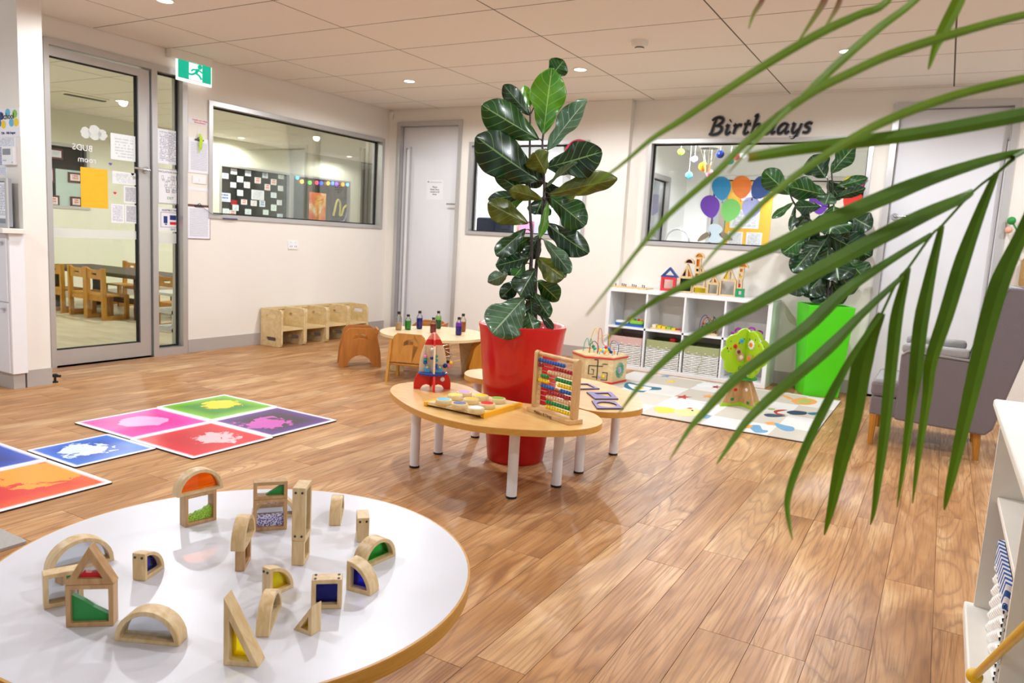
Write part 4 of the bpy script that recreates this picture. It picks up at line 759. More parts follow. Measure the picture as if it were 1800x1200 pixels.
cas('small square block with a clear pane between the towers','rect',X(975),X(1165),0,.10,'g_white',fr=.011); cas('triangle block with a clear pane on the small square','rtr',X(980),X(1062),.1005,.07,'pane_clear',fr=.008); cas('triangle block with an orange pane on the small square','rtl',X(1066),X(1165),.1005,.08,'g_orange',fr=.009)
cas('large square block with a frosted pane on the shelf','rect',X(1180),X(1450),0,.14,'g_white',fr=.012); xm=(X(1200)+X(1440))/2
cas('triangle block with a yellow pane over the frosted square','rtr',X(1205),xm-.001,.1405,.12,'g_yellow',fr=.009); cas('triangle block with a clear pane over the frosted square','rtl',xm+.001,X(1440),.1405,.12,'pane_clear',fr=.009); cas('half round block over the frosted square tower','half',X(1275),X(1440),.261,.05,'g_amber',fr=.01)
cas('green framed square block at the right end of the castle','rect',X(1450),X(1592),0,.072,'pane_clear','frame_green',.02); cas('upright block with red filling on the green square','rect',X(1470),X(1550),.0725,.085,'pane_clear',fr=.01,fill=([(0,0),(1,0),(1,.45),(0,.5)],'red')); cas('small block with yellow filling in the right tower','rect',X(1475),X(1560),.158,.05,'pane_clear',fr=.009,fill=([(0,0),(1,0),(1,.5),(0,.5)],'yellow')); cas('upper small amber block in the right tower','rect',X(1480),X(1560),.2085,.045,'g_amber',fr=.009); cas('half round block on the right tower','half',X(1470),X(1625),.254,.04,'g_orange',fr=.009)
# ================================================================ play rug
def rugmat():
    m,t,n,l,b=nt('play_rug'); ch=n.new('ShaderNodeTexChecker'); ch.inputs['Scale'].default_value=1/.42; l.new(coord(n,l),ch.inputs['Vector']); ch.inputs[1].default_value=lin('#cdc4b6'); ch.inputs[2].default_value=lin('#e8e4e0'); f=noise(n,l,coord(n,l),220,2)
    l.new(mix(n,l,ch.outputs[0],lin('#b8b0a4'),math_(n,l,'MULTIPLY',f,.3)),b.inputs['Base Color']); b.inputs['Roughness'].default_value=.95; bump(n,l,f,b,.4,.004)
rugmat(); rg=thing('play_rug','pale patchwork play rug with animals and stars','rug',(0,0,0)); MB().box(-2.32,-.6,4.735,6.34,.0008,.010).build('pile','play_rug',rg); MB().box(-2.322,-.598,4.733,6.342,.0003,.006).build('binding','dark_steel',rg)
def c8(x,y): return 1060+x*480/1800,560+y*480/1800
def motif(name,pts,mat,k=0,sm=True):
    P=[atz(*c8(x,y),.0102) for x,y in pts]; P=[(p.x,p.y) for p in P]
    if sm: P=[(p.x,p.y) for p in spline(P,4,True)]
    MB().prism(P,.0100,.0108+.0003*k,XY).build(name,mat,rg)
def star(cx,cy,rx,ry,mat): motif('star',[(cx+(rx if k%2==0 else rx*.42)*math.cos(-PI/2+k*PI/5+.3),cy+(ry if k%2==0 else ry*.42)*math.sin(-PI/2+k*PI/5+.3)) for k in range(10)],mat,0,False)
flat('rug_yellow','#ecc848',.9); flat('rug_pale','#ecd890',.9); flat('rug_red','#b83a30',.9); flat('rug_orange','#eca050',.9); flat('rug_blue','#6f9fc0',.9); flat('rug_teal','#2f7488',.9); flat('rug_navy','#2c4458',.9); flat('rug_white','#e8e6e4',.9); flat('rug_lime','#a8b860',.9)
star(527,516,58,16,'rug_red'); star(695,510,50,14,'rug_orange'); star(745,450,36,11,'rug_red'); star(450,413,50,11,'rug_yellow'); star(415,378,45,9,'rug_blue')
motif('duck_tail',[(335,590),(370,580),(450,588),(485,605),(450,620),(370,618)],'rug_yellow'); motif('duck_body',[(470,605),(540,593),(620,598),(668,615),(640,635),(560,642),(490,632)],'rug_pale',1); motif('duck_comb',[(548,591),(570,586),(595,590),(575,596)],'rug_red',2,False); motif('duck_eye',[(580,603),(590,601),(598,606),(588,610)],'rug_navy',3); motif('duck_foot',[(645,640),(680,632),(710,640),(690,655),(660,655)],'rug_blue',2)
motif('sock',[(960,705),(1030,702),(1050,730),(1088,738),(1070,750),(1010,750),(985,735)],'rug_blue'); motif('sock_cuff',[(905,697),(960,700),(990,708),(965,722),(920,718)],'rug_orange',1,False); motif('sock',[(1125,685),(1190,700),(1255,715),(1255,738),(1200,738),(1150,715)],'rug_blue'); motif('sock_cuff',[(1065,683),(1125,680),(1135,700),(1085,698)],'rug_orange',1,False)
motif('cat_outline',[(150,425),(180,420),(230,432),(300,445),(380,455),(375,468),(300,470),(260,485),(190,470),(140,450)],'rug_teal'); motif('cat_body',[(165,430),(230,440),(320,455),(280,475),(200,463)],'rug_white',1); motif('cat_belly',[(205,452),(240,448),(270,458),(235,468)],'rug_yellow',2)
motif('bear',[(615,435),(660,424),(720,430),(750,445),(700,455),(640,452)],'rug_white'); motif('turtle_rim',[(1240,540),(1300,522),(1380,530),(1412,550),(1370,566),(1290,563)],'rug_orange'); motif('turtle_shell',[(1280,543),(1320,532),(1370,540),(1365,556),(1300,556)],'rug_lime',1); motif('turtle_neck',[(1175,500),(1215,508),(1255,530),(1230,530),(1190,512)],'rug_orange')
motif('bird_wing',[(1060,630),(1100,625),(1150,632),(1205,640),(1150,648),(1085,645)],'rug_navy'); motif('bird_loop',[(1125,610),(1160,600),(1215,602),(1160,612),(1150,622),(1200,632),(1150,632)],'rug_red',1); motif('bird_body',[(1210,615),(1260,605),(1340,615),(1330,632),(1250,632)],'rug_navy'); motif('bird_tail',[(1350,620),(1420,618),(1400,634),(1365,632)],'rug_teal'); motif('bird_head',[(1090,590),(1130,592),(1130,600),(1095,600)],'rug_lime')
# ================================================================ hexagon bead maze cube
HR=math.radians(-8)
t=thing('activity_cube','hexagonal wooden activity cube with bead wires on top','toy',(-2.40,5.70,.0112),HR); hx=lambda r,o=0:[(r*math.cos(PI/3*k+o),r*math.sin(PI/3*k+o)) for k in range(6)]
q0=hx(.222,PI/6); MB().prism(q0,.012,.2,XY).build('body','ply_pale',t); MB().prism(hx(.229,PI/6),0,.014,XY).build('base_trim','red',t); MB().prism(hx(.232,PI/6),.2,.212,XY).build('top_trim','red',t); MB().prism(hx(.230,PI/6),.212,.222,XY).build('top_board','ply_pale',t)
def face(k):   # frame on hexagon side k: returns f(u,v,d)
    a=q0[k];b=q0[(k+1)%6]; ux,uy=b[0]-a[0],b[1]-a[1]; L=math.hypot(ux,uy); ux/=L;uy/=L; nx,ny=uy,-ux
    return (lambda u,v,d:(a[0]+ux*u+nx*d,a[1]+uy*u+ny*d,v)),L
def nearest():  # sides that look towards the camera
    res=[]
    for k in range(6):
        f,L=face(k); c=Vector(f(L/2,.1,0)); n_=Vector(f(L/2,.1,1))-c; res.append((k,n_))
    return res
rz=HR; rot=Matrix.Rotation(rz,3,'Z'); tocam=Vector((2.33,-5.70,0)).normalized(); sc=sorted([((rot@n_).dot(tocam),k) for k,n_ in nearest()],reverse=True); kA,kB=sorted((sc[0][1],sc[1][1]),key=lambda k:proj(rot@Vector(face(k)[0](.1,.1,0))+Vector((-2.40,5.70,0)))[0])
f,L=face(kA); mz=MB()
for pts in([(.03,.14),(.03,.07),(.07,.07),(.07,.11),(.05,.11)],[(.03,.14),(.14,.14),(.14,.16),(.18,.16)],[(.1,.19),(.1,.03)],[(.07,.19),(.1,.19)],[(.1,.05),(.06,.05)],[(.13,.03),(.18,.03),(.18,.09),(.14,.09)]): mz.tube([f(u,v,.002) for u,v in pts],.004,4)
mz.build('maze_groove','black',t); MB().sphere(f(.15,.06,.008),.014,8,6).build('slider','yellow',t,60); MB().sphere(f(.12,.055,.008),.01,8,6).build('slider','lav',t,60)
f,L=face(kB); sp=MB()
for k in range(14):
    a=2*PI*k/14; sp.tube([f(L/2+(.03+.012*j)*math.cos(a+.35*j),.105+(.03+.012*j)*math.sin(a+.35*j),.002) for j in range(4)],.0028,4)
sp.build('spiral_print','teal',t); MB().tube([f(L/2,.105,0),f(L/2,.105,.006)],.02,14).build('hub','lav',t)
for c,pts in (('yellow',[(-.1,.0,.222),(-.1,0,.33),(-.06,0,.42),(-.02,0,.34),(.0,.02,.36),(.06,.02,.37),(.08,0,.222)]),('soft_red',[(.0,-.05,.222),(0,-.05,.40),(.015,-.05,.43),(.03,-.05,.40),(.04,-.03,.30),(.12,0,.28),(.13,.0,.222)]),('teal',[(-.15,-.03,.222),(-.14,-.03,.29),(-.12,-.02,.33),(-.1,-.02,.27),(-.09,-.02,.33),(-.07,-.02,.29),(-.05,-.03,.25),(-.03,-.05,.222)]),('blue',[(.05,.06,.222),(.06,.06,.31),(.1,.05,.33),(.15,.03,.3),(.15,.02,.222)]),('brown',[(-.06,-.08,.222),(-.05,-.08,.29),(-.02,-.07,.32),(.02,-.07,.28),(.02,-.08,.222)]),('cyan',[(.05,-.1,.222),(.06,-.09,.27),(.1,-.07,.29),(.13,-.05,.26),(.14,-.04,.222)])):
    MB().tube(spline(pts,5),.0032,6).build('wire',c,t,60)
for i,(x,y,z,c) in enumerate(((-.04,-.03,.255,'teal'),(-.055,-.03,.27,'green'),(.09,-.07,.285,'red'),(.1,-.07,.262,'yellow'),(.115,-.06,.27,'blue'),(.075,-.085,.25,'cyan'),(.06,-.095,.262,'yellow'),(.085,-.08,.24,'orange'),(.13,-.05,.25,'navy'))): MB().sphere((x,y,z),.014,8,6).build('bead',c,t,60)
# ================================================================ activity tree
t=thing('activity_tree','lime green wooden activity tree on the play rug','toy',(-1.19,5.52,.0112),math.radians(12)); flat('tree_lime','#a4cc20',.4,var=.08,scale=30); wood('tree_trunk','#d2a874','#b88c58',8,(1,1,.2)); flat('tree_green','#2f9440',.5)
crown=[];
for k in range(72):
    a=2*PI*k/72; r=1+.14*abs(math.sin(4.5*a)); crown.append((.182*r*math.cos(a),.385+.162*r*math.sin(a)))
crown=[p for p in crown]; 
for i,f in enumerate(((lambda u,v,d:(u*.8-d*.6,u*.6+d*.8,v)),(lambda u,v,d:(u*.6+d*.8,-u*.8+d*.6,v)))):
    MB().prism([(-.175,0),(-.02,0),(.02,0),(.175,0),(.07,.2),(-.07,.2)],-.006,.006,f).build('trunk_board','tree_trunk',t); MB().prism([(-.176,0),(.176,0),(.163,.028),(.08,.018),(0,.03),(-.08,.016),(-.163,.028)],-.0066,.0066,f).build('grass_print','tree_lime',t); MB().prism(crown,-.007,.007,f).build('crown_board','tree_lime',t)
    for k in range(34):
        a=R.random()*6.28; rr=.5+.48*R.random(); c=(.185*rr*math.cos(a),.385+.16*rr*math.sin(a)); s=.006+.004*R.random(); MB().prism([(c[0]+s*math.cos(b)*.6,c[1]+s*math.sin(b)) for b in(0,1.2,2.4,3.6,4.8)],-.0078,.0078,f).build('leaf_print',R.choice(['green','tree_green','orange','red','brown']),t)
    for (u,v,r_,c,c2) in(((-.07,.40,.03,'kraft','brown'),(.085,.47,.036,'white','orange'),(-.05,.48,.02,'cyan','teal'),(-.1,.44,.016,'red','red'),(.09,.37,.03,'kraft','yellow'),(-.045,.36,.034,'kraft','cream')) if i==0 else ((.07,.46,.036,'white','orange'),(-.06,.4,.034,'kraft','cream'),(.06,.36,.03,'kraft','orange'))):
        MB().prism([(u+(r_ if k%2 else r_*.8)*math.cos(k*PI/9),v+(r_ if k%2 else r_*.8)*math.sin(k*PI/9)) for k in range(18)],-.013,.013,f).build('cog',c,t); MB().prism([(u+r_*.45*math.cos(k*PI/6),v+r_*.45*math.sin(k*PI/6)) for k in range(12)],-.018,.018,f).build('cog_hub',c2,t)
    for (u,v,c) in((-.06,.12,'red'),(.06,.13,'white'),(-.08,.05,'green'),(.09,.04,'green')): MB().prism([(u+.016*math.cos(k*PI/5),v+.012*math.sin(k*PI/5)) for k in range(10)],-.0072,.0072,f).build('flower_print',c,t)
MB().lathe([(.095,.2),(.1,.204),(.1,.214),(.05,.216)],28).build('shelf_disc','tree_green',t,40)
for k in range(10): a=k*.63+3.4; MB().sphere((.055*math.cos(a),.055*math.sin(a),.235+.016*(k%3)),.013,8,6).build('bead',['red','yellow','brown','white','orange','navy','lime','red','cream','black'][k],t,60)
# ================================================================ green planter, armchair, bookcase
GP=(-.815,6.55); t=thing('green_planter','tall square lime green planter by the white door','planter',(GP[0],GP[1],0),math.radians(24))
def sq(s): return [(-s,-s),(s,-s),(s,s),(-s,s)]
mb=MB(); a,b=.135,.178; mb.add([(*p,0) for p in sq(a)]+[(*p,.74) for p in sq(b)]+[(*p,.74) for p in sq(b-.014)]+[(*p,.66) for p in sq(b-.02)],[(3,2,1,0)]+[(i,(i+1)%4,(i+1)%4+4,i+4) for i in range(4)]+[(i+4,(i+1)%4+4,(i+1)%4+8,i+8) for i in range(4)]+[(i+8,(i+1)%4+8,(i+1)%4+12,i+12) for i in range(4)]); mb.build('shell','green_pot',t,bevel=.003); MB().prism(sq(b-.021),.68,.69,XY).build('soil','soil',t)
def fabric(key,c1,c2):
    m,t_,n,l,b=nt(key); f=noise(n,l,coord(n,l),260,2); l.new(mix(n,l,lin(c1),lin(c2),f),b.inputs['Base Color']); b.inputs['Roughness'].default_value=.95; b.inputs['Sheen Weight'].default_value=.3; bump(n,l,f,b,.4,.003)
fabric('tweed','#857a7c','#5f5658'); fabric('tweed_light','#a8a6a4','#8a8886')
t=thing('armchair','grey tweed armchair with wooden legs facing left','armchair',(0,5.0,0)); outl=[(-.30,.19),(.31,.165),(.33,.19),(.455,.72),(.47,1.0),(.43,1.015),(.32,1.01),(.27,.92),(.225,.66),(.19,.585),(-.15,.60),(-.175,.585),(-.185,.4),(-.30,.31)]
s_=[(-.17,.175),(.30,.16),(.335,.2),(.455,.72),(.47,.99),(.44,1.01),(.32,1.012),(.28,.95),(.225,.66),(.19,.575),(-.15,.592),(-.175,.575)]
for y in(0,.56): MB().prism(s_,y,y+.09,XZ).build('side_panel','tweed',t,bevel=.012)
for y in(0,.56): MB().tube([(u,y+.0,v) for u,v in[(-.172,.572),(-.14,.597),(.19,.58),(.225,.66),(.275,.93),(.31,1.012)]],.008,6).build('piping','tweed_light',t,60); MB().box(-.175,.17,y-.002,y+.092,.585,.64).build('arm_pad','tweed_light',t,bevel=.02,seg=3)
MB().box(-.31,.2,.09,.56,.3,.40).build('seat_cushion','tweed_light',t,bevel=.025,seg=3); MB().box(-.315,-.16,.0,.65,.305,.395).build('seat_front','tweed',t,bevel=.02); MB().box(-.31,.25,.012,.638,.185,.3).build('seat_base','tweed',t,bevel=.01); MB().prism([(.17,.35),(.3,.35),(.43,1.0),(.31,1.02),(.24,.9)],.085,.565,XZ).build('backrest','tweed_light',t,bevel=.02,seg=3)
for x,y,dx in((-.285,.03,0),(-.285,.60,0),(.26,.05,.015),(.26,.58,.015)): MB().tube([(x+dx,y,0),(x,y,.19)],[.015,.024],8).build('leg','leg_wood',t,40)
t=thing('bookcase','cream white open bookcase at the right edge','bookcase',(0,0,0)); BX,BY0,BY1=.20,1.05,2.745
MB().box(BX-.024,.62,BY0,BY1+.03,.685,.712).build('top_board','cream_white',t,bevel=.008,seg=3); MB().box(BX-.026,.60,BY0,BY1+.01,0,.045).build('base_board','cream_white',t,bevel=.006)
for y in(BY1-.018,1.85,BY0): MB().box(BX,.58,y,y+.018,.045,.685).build('upright','cream_white',t)
MB().box(.57,.585,BY0,BY1,.045,.685).build('back_panel','cream_white',t); MB().box(BX+.02,.57,1.868,BY1-.018,.395,.413).build('shelf_board','cream_white',t,bevel=.003); MB().box(BX+.01,.57,BY0+.018,1.85,.22,.238).build('shelf_board','cream_white',t,bevel=.003)
for y,z in((BY1-.019,.52),(1.849,.5)): MB().tube([(BX+.12,y,z),(BX+.12,y+.002,z)],.004,8).build('peg_hole','black',t)
MB().tube([(BX+.09,BY1-.018,.1),(BX+.09,BY1-.0195,.1)],.012,12).build('cam_cover','grey',t)
def stripes():
    m,t_,n,l,b=nt('blue_stripe'); wv=n.new('ShaderNodeTexWave'); wv.bands_direction='DIAGONAL'; wv.inputs['Scale'].default_value=18; l.new(coord(n,l),wv.inputs['Vector']); l.new(ramp(n,l,wv.outputs[1],[(.45,'#2c58a0'),(.55,'#eceaf0')]),b.inputs['Base Color']); b.inputs['Roughness'].default_value=.9
stripes(); basket('white wicker basket with a blue striped cloth in the bookcase',.365,2.42,.0455,.26,.36,.27,'blue_stripe','basket in the bookcase',0,12)
p=Vector((.185,2.16,.066)); e=Vector((.315,1.83,.50)); p0=pl(1713,1190,0,.165); p1=pl(1800,1105,0,.199)
t=thing('yellow_stick','yellow stick with a round end leaning on the bookcase','stick',(0,0,0)); flat('stick_yellow','#eebc14',.35)
p0=pl(1713,1188,2,.07); p1=pl(1800,1105,0,.194); dirv=(p1-p0); MB().tube([p0,p0+dirv*1.15],.0088,12).build('rod','stick_yellow',t,60); MB().sphere(p0,.02,16,10).build('ball_end','stick_yellow',t,60)
# hanging greenery at the right picture edge
flat('wicker_brown','#b48c58',.8,var=.3,scale=60); flat('peach','#f0b49c',.7); p=pl(1803,470,1,YR-.05)
t=thing('wall_hanging','woven brown wall hanging with leaves at the right edge','wall hanging',(p.x+.05,YR,p.z))
MB().lathe([(.06,-.2),(.085,-.12),(.085,.05),(.05,.1)],16,(0,-.09,0)).build('woven_cone','wicker_brown',t,60)
for k in range(9): a=k*.8; MB().sphere((-.03+.05*math.cos(a),-.09+.03*math.sin(a),.14+.04*k*.6),.026,8,5,.5).build('leaf_tuft','tree_green',t,60)
q=pl(1773,404,1,YR-.05); MB().sphere((q.x-p.x-.05,-.06,q.z-p.z),.026,10,6).build('peach_bloom','peach',t,60); q=pl(1778,388,1,YR-.05); MB().sphere((q.x-p.x-.05,-.06,q.z-p.z),.03,10,6).build('leaf_tuft','tree_green',t,60); MB().tube(spline([(0,-.09,.1),(-.05,-.08,.13),(q.x-p.x-.05,-.06,q.z-p.z)],4),.006,6).build('stem','tree_green',t)
# ================================================================ "Birthdays" lettering
G={'B':(1.5,[[(.25,0),(.3,1.75)],[(-.05,1.5),(.15,1.75),(.6,1.85),(1.0,1.65),(1.0,1.3),(.65,1.0),(.35,.95)],[(.35,.95),(.95,.9),(1.2,.5),(.95,.1),(.4,0),(.0,.12)]]),
'i':(.85,[[(.05,.8),(.25,1.0),(.25,.3),(.4,.02),(.68,.3)],[(.28,1.42),(.36,1.5)]]),'r':(.95,[[(.0,.8),(.2,1),(.2,0)],[(.2,.55),(.45,.95),(.8,.92)]]),'t':(.9,[[(.35,1.5),(.28,.3),(.45,.02),(.72,.25)],[(.02,1.02),(.7,1.06)]]),
'h':(1.3,[[(-.02,1.75),(.18,1.9),(.15,0)],[(.15,.6),(.45,1),(.72,.85),(.7,.2),(.85,.02),(1.08,.25)]]),'d':(1.3,[[(.75,.9),(.4,1),(.08,.6),(.12,.12),(.4,.02),(.75,.45)],[(.68,1.8),(.86,1.9),(.78,.3),(.92,.02),(1.12,.25)]]),
'a':(1.25,[[(.75,.9),(.4,1),(.08,.6),(.12,.12),(.4,.02),(.75,.5)],[(.82,1),(.76,.3),(.92,.02),(1.12,.25)]]),'y':(1.1,[[(.0,.82),(.16,1),(.16,.3),(.4,.02),(.75,.45)],[(.84,1),(.7,-.25),(.4,-.6),(.02,-.45)]]),'s':(.85,[[(.72,.9),(.4,1.02),(.15,.75),(.6,.4),(.5,.05),(.05,.08)]])}
bx0,bz0=BWp(1246,237,YR); bx1=BWp(1424,229,YR)[0]; tot=sum(G[c][0] for c in 'Birthdays'); un=(bx1-bx0)/(tot-.1); t=thing('birthday_lettering','black and silver word Birthdays above the window','lettering',(bx0,YR,bz0)); x=0; flat('silver_trim','#98969c',.4)
for c in 'Birthdays':
    adv,st=G[c]; o_=MB(); i_=MB()
    for s in st:
        P=[((x+u+.22*v)*un,0,v*un*.92) for u,v in s]; P=[tuple(q) for q in spline(P,4)] if len(P)>2 else P
        k=len(P); rr=[.0075+.005*math.sin(PI*(j+.7)/(k+.4)) for j in range(k)]; o_.tube(P,[r+.0085 for r in rr],8); i_.tube(P,rr,8)
    o_.v=[(a,b*.25-.006,c_) for a,b,c_ in o_.v]; i_.v=[(a,b*.25-.0115,c_) for a,b,c_ in i_.v]
    l_=i_.build('letter','black',t,60); o_.build('silver_outline','silver_trim',l_,60); x+=adv
# ================================================================ side room behind the glass door
XF=-10.3
ye=pl(634,330,0,XF).y; wy0=pl(386,330,0,XF).y; wy1=pl(615,350,0,XF).y; wz0=pl(500,386,0,XF).z-.02; wz1=pl(500,303,0,XF).z; vy1=pl(157,300,0,XF).y; vz0=pl(120,367,0,XF).z; vz1=pl(120,253,0,XF).z; vy0=vy1-1.6
WF=(wy0,wy1,wz0,wz1); WV=(vy0,vy1,vz0,vz1)
struct(wall_mb(YZ,2.6,ye,-.02,HC+.03,XF-.12,XF,[WF,WV]).build('wall_side_room_far','wall_lr'),'pale far wall of the side room')
struct(MB().box(-12.6,XL-.1,13.05,13.2,-.02,HC+.03).build('wall_side_room_end','wall_lr'),'pale end wall of the side room'); struct(MB().box(-12.7,-12.6,2.4,13.2,-.02,HC+.03).build('wall_back_passage','wall_lr'),'pale wall of the passage behind the side room')
struct(MB().box(-12.6,XF-.12,2.4,13.1,-.05,-.001).build('floor_passage','vinyl'),'pale floor of the passage'); struct(MB().box(-12.6,XF-.12,2.4,13.1,HC,HC+.05).build('ceiling_passage','ceil'),'ceiling of the passage')
window('window_5',YZ,WF,XF-.13,XF+.012,.035,'long window with cards in the far side room wall',[(wy0+.035,pl(507,340,0,XF).y,wz0+.035,wz1-.035),(pl(515,340,0,XF).y,wy1-.035,wz0+.035,wz1-.035)],'glass_dark',XF-.06)
MB().box(XF-.1,XF+.02,pl(507,340,0,XF).y,pl(515,340,0,XF).y,wz0+.03,wz1-.03).build('mullion','alu',bpy.data.objects['window_5'])
window('window_6',YZ,WV,XF-.13,XF+.012,.04,'window with framed drawings seen through the glass door',[(vy0+.04,vy1-.04,vz0+.04,vz1-.04)],'glass_dark',XF-.06)
flat('dim_grey','#847c72',.8,var=.2,scale=3); o=MB().box(-11.2,-11.15,vy0-.6,wy1+.3,.6,2.4).build('dim_backing','dim_grey'); tag(o,'grey backing plane painted for the dim space behind the far windows','backdrop'); MB().box(-11.2,-11.15,vy0-.6,wy1+.3,0,.6).build('backing_foot','dim_grey',o)  # added grey plane; dimness behind the far windows is put into its colour
skirt('baseboard_side_room',XF,XF+.012,2.72,ye,0,.1)
# cards taped inside the long far window
q=random.Random(11); PF=(0,XF-.052)
for c_ in ('#e8eef0','#e4eaf4','#f0e8ec','#e6f0ea'): page('card'+c_[1:],c_,'#9aa8c0',4,.2,.5,.5,2,1)
page('card_red','#f0e6e4','#d86a50',3,.2,.6,.6,2,1); page('card_blue','#e4eaf2','#5a70b0',3,.2,.6,.6,2,1)
CP=((411,301),(436,304),(466,308),(494,310),(396,309),(422,315),(453,317),(481,320),(410,325),(434,325),(470,329),(493,331),(384,317),(422,339),(481,343),(429,355),(446,357),(461,358),(491,356),(481,365),(414,365),(436,372),(467,373),(492,380),(397,371),(409,374))
rw=[[i for i,c in enumerate(CP) if lo<=c[1]-(c[0]-384)*.06<hi] for lo,hi in((0,306),(306,318),(318,335),(335,356),(356,999))]; CR={}
for r_,ii in enumerate(rw):
    for k,i in enumerate(sorted(ii,key=lambda i:CP[i][0])): CR[i]=(r_,k)
for i,(x,y) in enumerate(CP):
    p=pl(x,y,0,PF[1]); w_,h_=.058+.01*q.random(),.042+.012*q.random(); o=MB().box(PF[1],PF[1]+.002,p.y-w_,p.y+w_,p.z-h_,p.z+h_).build('drawing_card',q.choice(['carde8eef0','carde4eaf4','cardf0e8ec','carde6f0ea','card_red','card_blue'])); tag(o,'drawing card %s in the %s row of the far window'%(('leftmost','second from left','third from left','fourth from left','fifth from left','sixth from left','seventh from left','eighth from left','ninth from left')[CR[i][1]],('top','second','third','fourth','lowest')[CR[i][0]]),'card','drawing cards in the far window')
sheet('notice_paper','largest white notice among the cards in the far window','paper',PF,((442,333),(464,352)),'page_y'); o=sheet('notice_paper','colourful paper low at the left of the far window','paper',PF,((386,338),(405,355)),'card_blue')
o=sheet('red_bag','dark red cloth shape low in the far window','cloth',PF,((406,351),(417,361)),'maroon')
def paint(key,stops,scale,bg=None):
    m,t,n,l,b=nt(key); f=noise(n,l,coord(n,l),scale,4,.6); l.new(ramp(n,l,f,stops),b.inputs['Base Color']); b.inputs['Roughness'].default_value=.6
paint('fire_art',[(.3,'#f4f0ec'),(.42,'#f4b040'),(.5,'#ee6a28'),(.62,'#e03018')],4); sheet('fire_painting','orange and red painting in the far window','painting',PF,((544,337),(572,390)),'fire_art')
o=sheet('snake_picture','','',PF,((584,347),(613,393)),'black',.002); tag(o,'black picture of a yellow snake in the far window','painting'); pts=[pl(x,y,0,PF[1]+.006) for x,y in((586,379),(590,362),(593,352),(597,354),(598,368),(597,378),(601,377),(604,366),(609,361))]; flat('snake','#d8cc60',.5); MB().tube(spline([tuple(p) for p in pts],4),.022,6).build('snake','snake',o,60); pts=[pl(x,y,0,PF[1]+.006) for x,y in((596,389),(604,388),(608,380),(609,374))]; MB().tube(spline([tuple(p) for p in pts],4),[.004]*4+[.012]*4+[.016]*5,6).build('moon','lav',o,60)
sl_=thing('string_lights','string of glowing coloured bulbs across the far window','string lights',(0,0,0)); P=[pl(x,y,0,XF-.03) for x,y in((516,300),(523,312),(531,319),(545,321),(557,321),(565,322),(577,322),(585,322),(592,323),(603,324),(611,324))]; MB().tube([(p.x,p.y,p.z+.06) for p in P],.006,5).build('cable','black',sl_)
for k,(c,e) in enumerate((('#3050ff',3),('#50c8ff',3),('#ffc030',4),('#60e060',3),('#ff5060',3),('#3050ff',4),('#ffb020',4),('#4080ff',4),('#8040ff',4),('#ff9020',4),('#60c0ff',3))):
    lampmat('bulb%d'%k,c,e); p=P[k]; MB().sphere(p,.032,10,6,1.2).build('bulb','bulb%d'%k,sl_,60); MB().tube([(p.x,p.y,p.z+.03),(p.x,p.y,p.z+.065)],.014,6).build('socket','black',sl_)
# framed drawings and pale blind in the far left window
flat('frame_maroon','#5c2428',.5); o=sheet('pale_blind','pale teal blind low in the window behind the glass door','blind',(0,XF-.045),((100,297),(156,366)),'card_e') if 'card_e' in MT else None
flat('blind_teal','#c4d4cc',.7); o=sheet('pale_blind','pale teal blind low in the window behind the glass door','blind',(0,XF-.05),((97,296),(156,366)),'blind_teal',.003)
for k,((a,b),lb) in enumerate(((((83,259),(110,281)),'upper framed drawing in the window behind the glass door'),(((80,294),(95,321)),'half hidden framed drawing at the left of the glass door'),(((119,302),(143,322)),'framed drawing beside the yellow sheet'),(((82,342),(104,363)),'lowest left framed drawing behind the glass door'),(((123,345),(143,364)),'lowest framed drawing near the yellow sheet'))):
    o=sheet('framed_drawing','','',(0,XF-.04),(a,b),'frame_maroon',.014); tag(o,lb,'picture','framed drawings in the side room window'); r_=o['r']; MB().box(r_[4],r_[4]+.002,r_[0]+.025,r_[1]-.025,r_[2]+.025,r_[3]-.025).build('drawing',['page_y','page_y','card_red','card_red','card_red'][k],o)
# long dark table and slatted chairs
ty0,ty1,tx0,tx1,tz=5.02,5.72,-9.6,-7.35,.50
t=thing('dark_table','long dark timber table behind the glass door','table',(0,0,0)); MB().box(tx0,tx1,ty0,ty1,tz-.045,tz).build('table_top','dark_table',t,bevel=.006)
for x in(tx0+.25,tx1-.35): 
    for y in(ty0+.09,ty1-.09): MB().lathe([(.05,0),(.055,.1),(.048,.25),(.055,tz-.045)],14,(x,y,0)).build('leg','dark_table',t,40)
MB().box(tx0+.25,tx1-.35,(ty0+ty1)/2-.03,(ty0+ty1)/2+.03,.12,.18).build('stretcher','dark_table',t)
t=thing('pine_chair','first honey pine chair from the left at the dark table','chair',(-8.98,4.80,0),0,'honey pine chairs at the dark table'); w_,d_,h_=.33,.30,.56
for x in(0,w_-.035):
    MB().prism([(0,0),(.045,0),(.035,h_),(-.01,h_)],x,x+.035,lambda u,v,d:(d,u,v)).build('back_post','pine',t); MB().box(x,x+.035,d_-.04,d_,0,.26).build('front_leg','pine',t); MB().box(x+.005,x+.03,.045,d_-.04,0,.04).build('runner','pine',t)
mb=MB(); holed(mb,[(.03,.44),(w_-.03,.44),(w_-.03,h_-.005),(w_/2+.06,h_-.02),(w_/2-.06,h_-.02),(.03,h_-.005)],rrect(w_/2-.05,w_/2+.05,.48,.505,.012,3),0,.018,XZ); mb.build('top_rail','pine',t); MB().box(.0,w_,.02,d_,.255,.275).build('seat','pine',t,bevel=.003); MB().box(.035,w_-.035,.02,.04,.2,.255).build('seat_rail','pine',t)
dup(t,'second honey pine chair from the left at the dark table',(-8.52,4.80,0),0); dup(t,'third honey pine chair, nearest the door stile',(-8.16,4.78,0),0)
